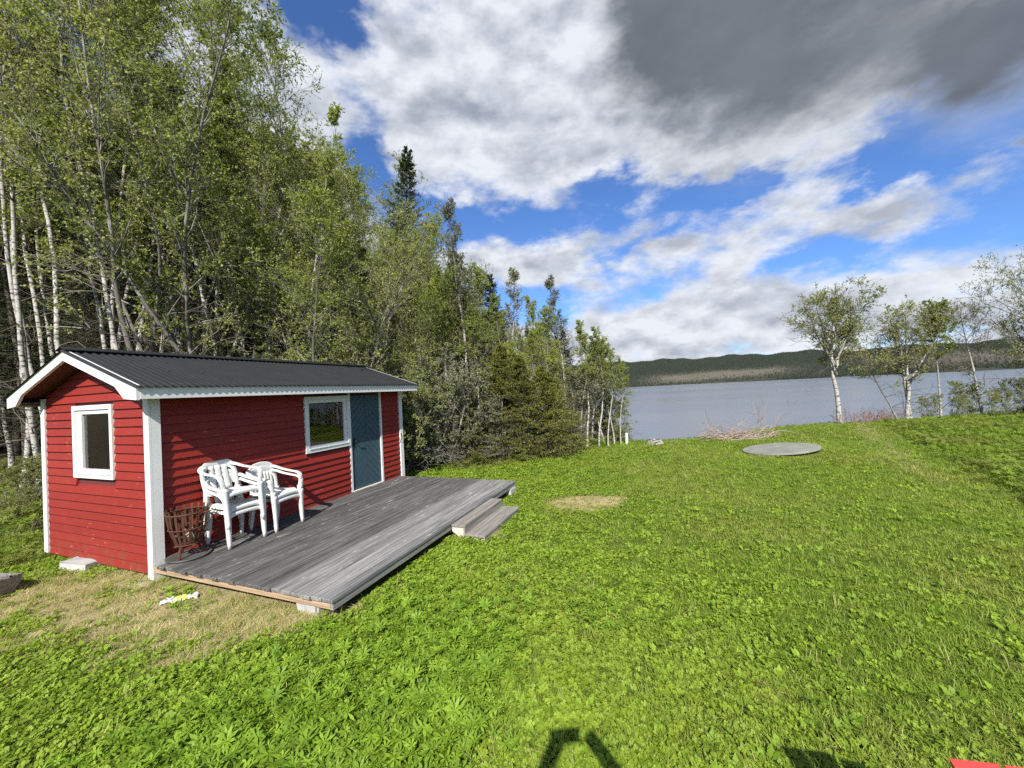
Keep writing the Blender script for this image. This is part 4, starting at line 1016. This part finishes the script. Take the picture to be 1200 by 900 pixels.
def make_spruce(seed, H=10, rw=1.6, nb=120, mat='spruce_needle', young=False):
    r = np.random.default_rng(seed); br = []
    P = grow(r, np.array([[0, 0, -.1]]), np.array([[0, 0, 1.0]]), np.array([H + .1]), 14, .012, .0); t = np.linspace(0, 1, 15); br.append(tubes(P, (0.009 * H * ((1 - t) ** .9) + .006)[None], 8))
    t1 = (0.04 if young else .10) + (0.955 if young else .885) * np.sort(r.uniform(0, 1, nb)) ** 0.95; p, d = sample(P, np.zeros(nb, int), t1)
    L1 = rw * (1 - t1) ** 0.72 * r.uniform(.65, 1.15, nb) + .05; az = np.arange(nb) * 2.399 + r.normal(0, .3, nb); el = np.radians((8 if young else -12) + 42 * t1 + r.normal(0, 7, nb))
    P1 = grow(r, p, np.stack([np.cos(az) * np.cos(el), np.sin(az) * np.cos(el), np.sin(el)], -1), L1, 5, .05, .035); br.append(tubes(P1, (.004 + .007 * L1)[:, None] * (1 - np.linspace(0, 1, 6) * .8)[None], 4))
    ns = 15; bi = np.repeat(np.arange(nb), ns); n2 = nb * ns; t2 = .06 + .94 * r.uniform(0, 1, n2); p, d = sample(P1, bi, t2)
    side = unit(np.cross(d, np.array([0, 0, 1.0]))) * np.where(r.uniform(0, 1, n2) < .5, -1, 1)[:, None]
    dv = unit(d * r.uniform(.4, 1.0, n2)[:, None] + side * r.uniform(.3, 1.0, n2)[:, None] + np.array([0, 0, -.20]) + r.normal(0, .15, (n2, 3)))
    L2 = np.clip(L1[bi] * .42 * (1.1 - .7 * t2), .05, .55) * r.uniform(.7, 1.2, n2); P2 = grow(r, p, dv, L2, 2, .08, -.05); br.append(tubes(P2, np.full((n2, 3), .003), 3))
    nn = 14; bi = np.repeat(np.arange(n2), nn); n3 = len(bi); p, d = sample(P2, bi, r.uniform(0, 1, n3)); dv = unit(d * .8 + r.normal(0, .6, (n3, 3))); nm = unit(r.normal(0, 1, (n3, 3))); s = r.uniform(.04, .075, n3)
    LV, LF = kites(p, dv, nm, s, s * .30)
    V = []; F = []; T = []; k = 0
    for v, f, tt in br: V.append(v); F.append(f + k); T.append(tt); k += len(v)
    return (npmesh('trunk', np.concatenate(V), np.concatenate(F), 'spruce_bark', {'thick': np.concatenate(T)}, True), npmesh('crown', LV, LF, mat))

KIND = {}
KIND['birch'] = [(11, make_tree(21, 11, .052, cb=.47, nb=44, lmax=1.7, shape='oval', e0=40, nleaf=10, leaf=.042, dead=8)), (12, make_tree(22, 12, .052, cb=.52, nb=46, lmax=1.8, shape='oval', e0=45, nleaf=10, leaf=.042, wob=.06, dead=9)),
                 (10, make_tree(23, 10, .065, cb=.30, nb=46, lmax=1.25, shape='column', e0=48, nleaf=9, leaf=.042, dead=7)), (12, make_tree(24, 12, .052, cb=.56, nb=40, lmax=2.0, shape='oval', e0=38, nleaf=10, leaf=.042, wob=.07, dead=10))]
ms = [(0, 0, -.28, -.05, 1.0), (.18, .1, .22, -.1, .95), (-.1, .2, -.05, .2, .9), (.05, -.15, .08, -.3, .82)]
KIND['sallow'] = [(9, make_tree(31, 9, .06, ms, .42, 24, 2.1, 'oval', 35, .06, 6, 4, 11, .044, .36, .07, 'grey_bark', 'sallow_leaf', .0, 9)),
                  (8, make_tree(32, 8, .06, [(0, 0, .3, -.1, 1.0), (.15, .1, -.3, .1, .95), (-.1, .1, .05, -.25, .85)], .30, 30, 1.9, 'round', 32, .07, 6, 4, 12, .044, .35, .08, 'grey_bark', 'sallow_leaf', .0, 8)),
                  (9, make_tree(33, 9, .06, [(0, 0, -.12, -.18, 1.0), (.2, 0, .35, -.05, .85), (-.15, .1, -.38, .0, .8)], .40, 30, 1.9, 'oval', 38, .05, 6, 4, 12, .044, .35, .07, 'grey_bark', 'birch_leaf', .0, 8))]
KIND['pole'] = [(8, make_tree(41, 8, .055, cb=.52, nb=30, lmax=1.0, shape='column', e0=45, nsub=7, nleaf=11, leaf=.042, wob=.05, dead=6)), (7, make_tree(42, 7, .05, cb=.35, nb=34, lmax=.95, shape='oval', e0=45, nsub=7, nleaf=12, leaf=.042, wob=.06, dead=5)),
                (8, make_tree(43, 8, .06, cb=.3, nb=40, lmax=1.0, shape='column', e0=50, nsub=8, nleaf=6, leaf=.038, wob=.04, leafmat='grey_leaf', dead=6))]
KIND['shrub'] = [(3.2, make_tree(51, 3.2, .035, [(0, 0, .5, -.2, 1.0), (.1, .1, -.5, -.1, .95), (-.1, 0, .1, -.5, .9), (.05, .1, -.2, .3, 1.0), (0, 0, .1, -.1, 1.0)], .12, 22, 1.0, 'round', 35, .05, 5, 4, 10, .042, .26, .1, 'grey_bark', 'grey_leaf', .02, 10)),
                 (2.6, make_tree(52, 2.6, .03, [(0, 0, .6, -.1, 1.0), (.1, .1, -.6, .1, .9), (-.1, 0, -.1, -.6, .9), (.0, .1, .2, .4, 1.0)], .1, 24, .9, 'round', 35, .05, 5, 4, 11, .04, .24, .1, 'grey_bark', 'sallow_leaf', .02, 6))]
KIND['spruce'] = [(10, make_spruce(61, 10, 1.5, 150)), (12, make_spruce(62, 12, 1.7, 230))]
KIND['young_spruce'] = [(3.2, make_spruce(63, 3.2, 1.35, 120, 'young_spruce_needle', True)), (4.2, make_spruce(64, 4.2, 1.35, 140, 'young_spruce_needle', True))]

def hor(u): return 458 - 0.0507 * (u - 600)
def place(u, y): return (u - 600) / 455.0 * y
NAME = {'birch': 'birch_tree', 'sallow': 'sallow_tree', 'pole': 'slender_birch', 'shrub': 'shrub', 'spruce': 'spruce_tree', 'young_spruce': 'young_spruce'}
def put_tree(name, meshes, x, y, s, rz, label, cat, group=None, sx=1.0, z=None):
    c = empty(name, (x, y, float(gh(x, y)) if z is None else z), rz, label, cat, group); c.scale = (s * sx, s * sx, s)
    link('trunk', meshes[0], c); link('crown', meshes[1], c); return c
tr = random.Random(12)
WOOD = []
def T(kind, u, y, vtop, v=None, sx=None): WOOD.append((kind, u, y, vtop, v, sx))
# the wood on the left, nearest trees first (pixel column, distance, top)
for a in ((22, 8.9, -190, 1), (44, 8.3, -140, 0), (72, 9.8, -170, 3), (98, 8.0, -200, 1), (112, 8.6, -160, 0), (133, 9.6, -140, 3), (157, 8.8, -170, 1), (236, 10.2, -70, 0), (272, 9.4, -30, 3), (302, 10.6, 0, 1), (338, 11.2, 92, 0), (352, 9.9, 110, 2), (388, 10.8, 140, 0),
          (408, 12.2, 195, 1), (436, 11.0, 250, 2), (482, 12.5, 250, 0), (498, 11.6, 262, 2)): T('birch', a[0], a[1], a[2], a[3])
for a in ((192, 8.3, -10, 0), (246, 8.9, 45, 2), (318, 9.2, 130, 1), (366, 9.0, 205, 2), (424, 9.6, 262, 1), (462, 9.9, 320, 2)): T('sallow', *a)
for a in ((548, 11.4, 228, 2), (532, 12.0, 290, 0), (566, 12.8, 300, 1), (600, 11.6, 296, 2), (618, 12.6, 345, 0), (640, 12.8, 352, 1), (662, 13.2, 316, 2), (678, 12.2, 385, 0), (684, 11.7, 372, 0), (691, 12.0, 392, 0), (698, 11.6, 380, 0), (704, 12.2, 392, 1), (709, 11.6, 402, 0), (716, 11.9, 408, 0), (724, 11.8, 418, 0), (511, 10.8, 300, 1), (540, 13.2, 300, 1), (556, 10.9, 345, 1), (585, 11.2, 340, 0), (608, 10.9, 390, 1), (628, 11.6, 385, 0), (650, 11.8, 400, 1), (700, 13.0, 388, 1), (523, 10.9, 320, 0), (58, 9.4, 60, 0), (84, 10.2, 40, 0), (121, 8.4, 80, 0), (146, 9.2, 30, 0), (174, 10.0, 60, 0), (214, 9.4, 70, 0), (288, 10.0, 90, 0), (262, 10.6, 60, 0)): T('pole', *a)
for a in ((205, 9.6, 250, 0), (466, 13.6, 156, 1), (579, 12.4, 312, 1), (672, 13.6, 380, 1), (398, 13.5, 240, 1), (130, 11.5, 150, 0), (30, 11.5, 120, 1), (520, 13.5, 330, 1)): T('spruce', *a)
for a in ((640, 10.15, 432, 0), (612, 10.2, 418, 1), (586, 10.4, 405, 1), (652, 10.9, 440, 0), (545, 10.0, 470, 0)): T('young_spruce', *a)
for a in ((492, 9.5, 425, 0), (522, 9.9, 450, 0), (470, 9.2, 440, 1), (558, 10.1, 455, 0), (380, 9.2, 420, 1), (20, 6.9, 545, 1), (44, 7.4, 540, 1), (721, 12.4, 470, 1), (668, 12.0, 440, 0), (700, 13.2, 445, 1)): T('shrub', *a)
def zone(u):
    if u < 55: return 'left of the cabin'
    if u < 185: return 'behind the cabin gable'
    if u < 330: return 'behind the roof middle'
    if u < 478: return 'behind the cabin door end'
    if u < 600: return 'just right of the cabin'
    return 'at the lake end of the wood'
DESC = {'birch': ('birch', 'tall, white-trunked'), 'sallow': ('sallow', 'many-stemmed, pale green'), 'pole': ('young birch', 'slender, white-stemmed'), 'shrub': ('shrub', 'low, grey-green'), 'spruce': ('spruce', 'dark, pointed'), 'young_spruce': ('young spruce', 'bushy, olive green')}
ORD = ['first', 'second', 'third', 'fourth', 'fifth', 'sixth', 'seventh', 'eighth', 'ninth', 'tenth', 'eleventh', 'twelfth', 'thirteenth', 'fourteenth', 'fifteenth', 'sixteenth', 'seventeenth', 'eighteenth', 'nineteenth', 'twentieth']
cells = {}
for w in WOOD: cells.setdefault((w[0], zone(w[1])), []).append(w[1])
for (kind, u, y, vt, v, sx) in WOOD:
    x = place(u, y); H = 1.8 + (hor(u) - vt) / 455.0 * y - float(gh(x, y))
    if kind == 'shrub' or kind == 'young_spruce': H = max(H, 0.8)
    h0, meshes = KIND[kind][v if v is not None else tr.randrange(len(KIND[kind]))]
    us = sorted(cells[(kind, zone(u))]); k = us.index(u)
    nm, look = DESC[kind]
    lab = '%s %s %s' % (look, nm, zone(u)) if len(us) == 1 else '%s %s from left %s, %s' % (ORD[k], nm, zone(u), look)
    if kind == 'spruce' and u == 466: lab = 'dark spruce whose pointed top rises above the whole wood'
    s = H / h0
    put_tree(NAME[kind], meshes, x, y, s, tr.uniform(0, 6.28), lab, 'shrub' if kind == 'shrub' else 'tree', 'trees and shrubs of the wood', (sx or 1.0) * min(1.25, max(0.85, 1.0 / s ** .4)))

# depth of the wood: one mass of trees behind the ones that can be told apart
def wood_mass():
    meshes = []
    for k, i in (('birch', 0), ('birch', 1), ('sallow', 0), ('sallow', 1), ('spruce', 0), ('spruce', 1)):
        a, b = KIND[k][i][1]
        va = np.empty(len(a.vertices) * 3, np.float32); a.vertices.foreach_get('co', va); meshes.append((a, b))
    flat = [m for ab in meshes for m in ab]
    coll = proto_collection('wood_part', flat); r = np.random.default_rng(9); P = []; idx = []; sc = []; rz = []
    n = 0
    while n < 300:
        x = r.uniform(-45, 4); y = r.uniform(9.5, 38)
        edge = np.interp(x, [-45, -12, -6, -2.4, 2.2, 3.6], [1.5, 7.4, 10.4, 12.4, 14.5, 16.0])
        if y < edge or x > 0.20 * y + .3 or x / y < -2.6: continue
        if min([9] + [math.hypot(x - q[0], y - q[1]) for q in P[::2]]) < 0.9: continue
        k = r.choice(6, p=[.20, .22, .12, .10, .18, .18]); vt = np.interp(600 + 455 * x / y, [-600, 280, 340, 420, 520, 600, 700, 740], [-90, 60, 130, 220, 320, 370, 400, 430])
        H = min(1.8 + (hor(600 + 455 * x / y) - vt) / 455 * y, 19); h0 = [11, 12, 9, 8, 10, 12][k]; s = max(H, 3) / h0 * r.uniform(.78, 1.0); a = r.uniform(0, 6.28)
        for j in (0, 1): P.append((x, y, float(gh(x, y)))); idx.append(2 * k + j); sc.append(s); rz.append(a)
        n += 1
    z = np.zeros(len(P)); scatter('woodland', P, idx, sc, np.array(rz), (z, z), coll, 'dense dark depth of the wood behind the front trees', 'woodland')
wood_mass()

# undergrowth and fallen leaves on the forest floor
def floor_litter():
    r = np.random.default_rng(17); n = 16000; x = r.uniform(-16, 4, n); y = r.uniform(5.5, 16, n); k = (forestm(x, y) > .3) & (shore(x, y) < .5); x, y = x[k], y[k]; n = len(x)
    lx, ly = cab_l(x, y); k = ~((lx < .05) & (lx > -W_ - .05) & (ly > -.05) & (ly < L_ + .05)); x, y = x[k], y[k]; n = len(x)
    pr = protos(tuft_oval, 2, 'litter', leaf=.06) + protos(tuft_grass, 2, 'rough_grass', n=12, rad=.08, L=.22, w=.006, lean=1.3) + protos(tuft_palm, 2, 'rough_grass', n=8, rad=.1, hgt=.2, leaf=.06) + protos(tuft_straw, 1, 'litter')
    coll = proto_collection('floor_tuft', pr); idx = r.choice(7, n, p=[.2, .2, .14, .14, .1, .1, .12]); z = gh(x, y)
    scatter('undergrowth', np.stack([x, y, z], -1), idx, r.uniform(.6, 1.4, n), r.uniform(0, 6.28, n), (r.normal(0, .15, n), r.normal(0, .15, n)), coll, 'dead leaves, grass and low plants on the wood floor', 'undergrowth')
floor_litter()

# ------------------------------------------------------------------ trees on the lake bank, right
def bank():
    def at(u, y): return place(u, y), y
    big = make_tree(71, 4.3, .09, [(0, 0, -.04, 0, .95), (-.06, 0, -.55, .1, .95, 1.75, .5), (-.05, 0, .36, -.1, .92, 1.95, .5), (-.07, 0, -.1, .45, .95, 2.05, .45), (-.08, 0, .15, -.4, .95, 2.2, .42)], .50, 18, 1.15, 'umbrella', 26, .04, 8, 4, 6, .040, .28, .07, 'birch_bark', 'sallow_leaf', -.02, 5)
    x, y = at(981, 13.3); put_tree('birch_tree', big, x, y, 1.0, 0.6, 'broad-crowned birch with thick white trunk, nearest the round concrete lid', 'tree', 'birches on the lake bank', z=float(gh(x, y)) - .05)
    lean2 = make_tree(72, 3.8, .07, [(0, 0, .20, 0, 1.0), (.28, .1, -.06, .0, .95), (.2, 0, .5, .1, .92, 1.3, .6), (.1, 0, -.35, .1, .95, 1.5, .5)], .42, 18, 1.15, 'round', 40, .05, 7, 4, 4, .045, .26, .06, 'birch_bark', 'sallow_leaf', -.02, 6)
    x, y = at(1058, 13.6); put_tree('birch_tree', lean2, x, y, 1.0, 0.0, 'forked white birch with two curving stems on the lake bank', 'tree', 'birches on the lake bank')
    thin = make_tree(73, 2.7, .034, [(0, 0, -.42, 0, 1.0)], .45, 26, 1.0, 'round', 35, .02, 6, 4, 4, .045, .24, .05, 'birch_bark', 'sallow_leaf', -.02, 3)
    x, y = at(1053, 13.2); put_tree('birch_tree', thin, x, y, 1.0, 0.0, 'thin birch leaning to the left in front of the forked birch', 'tree', 'birches on the lake bank')
    slim = make_tree(74, 4.0, .04, [(0, 0, 0, 0, 1.0)], .55, 34, .85, 'round', 40, .03, 7, 5, 9, .045, .24, .03, 'birch_bark', 'yellow_leaf', -.04, 4)
    x, y = at(1099, 13.9); put_tree('birch_tree', slim, x, y, 1.0, 0.0, 'slim straight birch with small yellow-green crown on the lake bank', 'tree', 'birches on the lake bank')
    bare = make_tree(75, 4.2, .05, [(0, 0, -.06, 0, 1.0)], .35, 34, 1.15, 'oval', 35, .05, 7, 5, 2, .04, .26, .06, 'birch_bark', 'grey_leaf', -.02, 6)
    x, y = at(1149, 14.0); put_tree('birch_tree', bare, x, y, 1.0, 0.0, 'nearly leafless grey birch between slim birch and right edge', 'tree', 'birches on the lake bank')
    right = make_tree(76, 4.7, .10, [(0, 0, .05, 0, 1.0), (.2, 0, -.16, 0, .9)], .4, 34, 2.0, 'umbrella', 30, .05, 8, 5, 4, .046, .28, .06, 'grey_bark', 'sallow_leaf', -.02, 6)
    x, y = at(1216, 12.8); put_tree('alder_tree', right, x, y, 1.0, 0.0, 'wide grey-green tree reaching in from the right edge', 'tree', 'birches on the lake bank')
    for i, (u, y, s, lab) in enumerate(((1118, 13.6, .32, 'low grey shrub between slim birch and bare birch'), (1165, 13.5, .36, 'low grey shrub right of the bare birch'), (1135, 14.2, .5, 'loose grey shrub just left of the bare birch'), (1192, 13.4, .5, 'grey shrub at the right edge of the bank'), (1085, 14.0, .36, 'low grey shrub behind the forked birch'))):
        x = place(u, y); put_tree('shrub', KIND['shrub'][1][1], x, y, s * .9, i * 1.3, lab, 'shrub', 'shrubs on the lake bank')
    # bare reddish scrub and the brush pile
    def twiggy(name, x, y, n, rx, h, mat, label, cat, seed, flat=False):
        r = np.random.default_rng(seed); p0 = np.stack([r.uniform(-rx, rx, n), r.uniform(-.35, .35, n), np.zeros(n)], -1)
        if flat: d0 = np.stack([r.choice([-1, 1], n) * r.uniform(.5, 1, n), r.normal(0, .5, n), r.uniform(.25, .9, n)], -1); up = -.15
        else: d0 = np.stack([r.normal(0, .35, n), r.normal(0, .35, n), np.ones(n)], -1); up = .05
        L = h * r.uniform(.6, 1.3, n); P = grow(r, p0, d0, L, 6, .12, up); P[..., 2] = np.maximum(P[..., 2], 0.0)
        a = tubes(P, np.full((n, 1), .013 if flat else .006) * (1 - np.linspace(0, 1, 7) * .75)[None], 4)
        bi = np.repeat(np.arange(n), 4); q, d = sample(P, bi, r.uniform(.25, 1, len(bi))); P2 = grow(r, q, spread(r, d, r.uniform(.3, .7, len(bi))), L[bi] * r.uniform(.2, .45, len(bi)), 3, .15, up * .5); b = tubes(P2, np.full((len(bi), 4), .0035), 3)
        V, F = join([(a[0], a[1]), (b[0], b[1])]); o = link(name, npmesh(name, V, F, mat)); o.location = (x, y, float(gh(x, y)) - .02); return tag(o, label, cat)
    twiggy('brush_pile', place(862, 11.7), 11.75, 110, .66, .86, 'pile_twig', 'heap of bare pinkish cut branches behind the round lid', 'brush pile', 5, True)
    twiggy('bare_bush', place(898, 12.0), 12.2, 9, .25, .85, 'twig', 'few bare dark twigs sticking up beside the brush pile', 'bush', 6)
    twiggy('bare_bush', place(1012, 13.2), 13.2, 60, .9, .42, 'red_twig', 'low reddish bare scrub between thick birch and forked birch', 'bush', 7)
    twiggy('bare_bush', place(1035, 13.4), 13.5, 50, .7, .36, 'red_twig', 'low reddish bare scrub right at the foot of the forked birch', 'bush', 8)
    block('shore_stump', (place(764, 11.4), 11.45, float(gh(place(764, 11.4), 11.45)) - .02), .4, (.30, .22, .16), 'log_wood', 'small grey stump at the lawn edge before the water', 'stump', .05)
    o = MB().tube([(0, 0, -.1), (0.01, 0, .34)], [.045, .04], 8).build('short_post', 'white_paint'); x, y = place(731, 11.7), 11.75; o.location = (x, y, float(gh(x, y))); tag(o, 'short white post at the lake end of the wood', 'post')
bank()

# ------------------------------------------------------------------ far forest across the lake
def far_forest():
    r = np.random.default_rng(23); ms = []
    for k in range(3):
        V = []; F = []; n = 7
        for j, (z0, z1, rad) in enumerate(((.5, 6, 2.0), (4, 10, 1.6), (8, 15, 1.0))):
            b = len(V); V += [(rad * (1 + .25 * r.normal()) * math.cos(6.28 * i / n), rad * math.sin(6.28 * i / n), z0 + r.normal() * .3) for i in range(n)] + [(0, 0, z1)] * 1
            F += [(b + i, b + (i + 1) % n, b + n) for i in range(n)]
        ms.append(npmesh('far_conifer', V, F, 'far_conifer'))
    for k in range(2):
        V, F = kites(r.normal(0, 1, (60, 3)) * np.array([1.7, 1.7, 2.6]) + np.array([0, 0, 6.5]), unit(r.normal(0, 1, (60, 3))), unit(r.normal(0, 1, (60, 3))), np.full(60, 2.0), np.full(60, 1.8)); ms.append(npmesh('far_birch', V, F, 'far_birch'))
    n = 80000; az = r.uniform(-25, 75, n); u = r.uniform(0, 1, n); rr = 850 + 1500 * u ** 1.25; h, t = hill_h(az, rr); cl = clearm(az, rr, t)
    edge = np.exp(-((t - .012) / .012) ** 2)
    k = (r.uniform(0, 1, n) > cl * .95) | (r.uniform(0, 1, n) < edge * .5); k &= h > WATER_Z - .6; az, rr, h, cl, edge = az[k], rr[k], h[k], cl[k], edge[k]; n = len(az)
    isb = (r.uniform(0, 1, n) < .10 + .4 * edge + .35 * (az > 40)); idx = np.where(isb, 3 + r.integers(0, 2, n), r.integers(0, 3, n))
    x, y = rr * np.sin(np.radians(az)), rr * np.cos(np.radians(az)); z = np.zeros(n)
    scatter('far_forest', np.stack([x, y, h - .5], -1), idx, r.uniform(.18, .38, n), r.uniform(0, 6.28, n), (z, z), proto_collection('far_tree', ms), 'dark conifer forest covering the hill across the lake', 'forest')
far_forest()

# ------------------------------------------------------------------ the photographer, whose raised arms throw the shadow in the foreground
def photographer():
    V = {'hip': (0, 0, .92, .15), 'waist': (0, .01, 1.06, .135), 'chest': (0, .0, 1.26, .15), 'neck': (0, .01, 1.42, .06), 'head': (0, .03, 1.50, .085), 'crown': (0, .03, 1.59, .075),
         'sl': (-.17, .0, 1.36, .065), 'el': (-.27, .16, 1.58, .050), 'wl': (-.115, .31, 1.78, .036), 'hl': (-.07, .34, 1.83, .045),
         'sr': (.17, .0, 1.36, .065), 'er': (.27, .16, 1.58, .050), 'wr': (.105, .31, 1.78, .036), 'hr': (.05, .34, 1.83, .045),
         'tl': (-.09, 0, .86, .10), 'kl': (-.11, .03, .49, .068), 'al': (-.12, -.01, .09, .045), 'fl': (-.13, .14, .035, .04),
         'tr': (.09, 0, .86, .10), 'kr': (.11, .03, .49, .068), 'ar': (.12, -.01, .09, .045), 'fr': (.13, .14, .035, .04)}
    names = list(V); E = [('hip', 'waist'), ('waist', 'chest'), ('chest', 'neck'), ('neck', 'head'), ('head', 'crown'), ('chest', 'sl'), ('sl', 'el'), ('el', 'wl'), ('wl', 'hl'), ('chest', 'sr'), ('sr', 'er'), ('er', 'wr'), ('wr', 'hr'),
                          ('hip', 'tl'), ('tl', 'kl'), ('kl', 'al'), ('al', 'fl'), ('hip', 'tr'), ('tr', 'kr'), ('kr', 'ar'), ('ar', 'fr')]
    me = bpy.data.meshes.new('person'); me.from_pydata([V[n][:3] for n in names], [(names.index(a), names.index(b)) for a, b in E], [])
    o = link('person', me, None, 'cloth_blue'); o.location = (0.05, -0.40, float(gh(0, -.4)))
    sk = o.modifiers.new('skin', 'SKIN'); sk.use_smooth_shade = True
    for i, n in enumerate(names):
        d = me.skin_vertices[0].data[i]; d.radius = (V[n][3], V[n][3]); d.use_root = (n == 'hip')
    o.modifiers.new('sub', 'SUBSURF').levels = 2; o.modifiers['sub'].render_levels = 2
    tag(o, 'person in dark clothes holding up a phone behind the viewpoint', 'person')
    ph = MB().box(-.075, .075, -.036, -.028, -.036, .036).build('phone', 'black_metal'); ph.location = (0, 0, CAM_H); tag(ph, 'dark phone held up sideways in both hands', 'phone')
photographer()
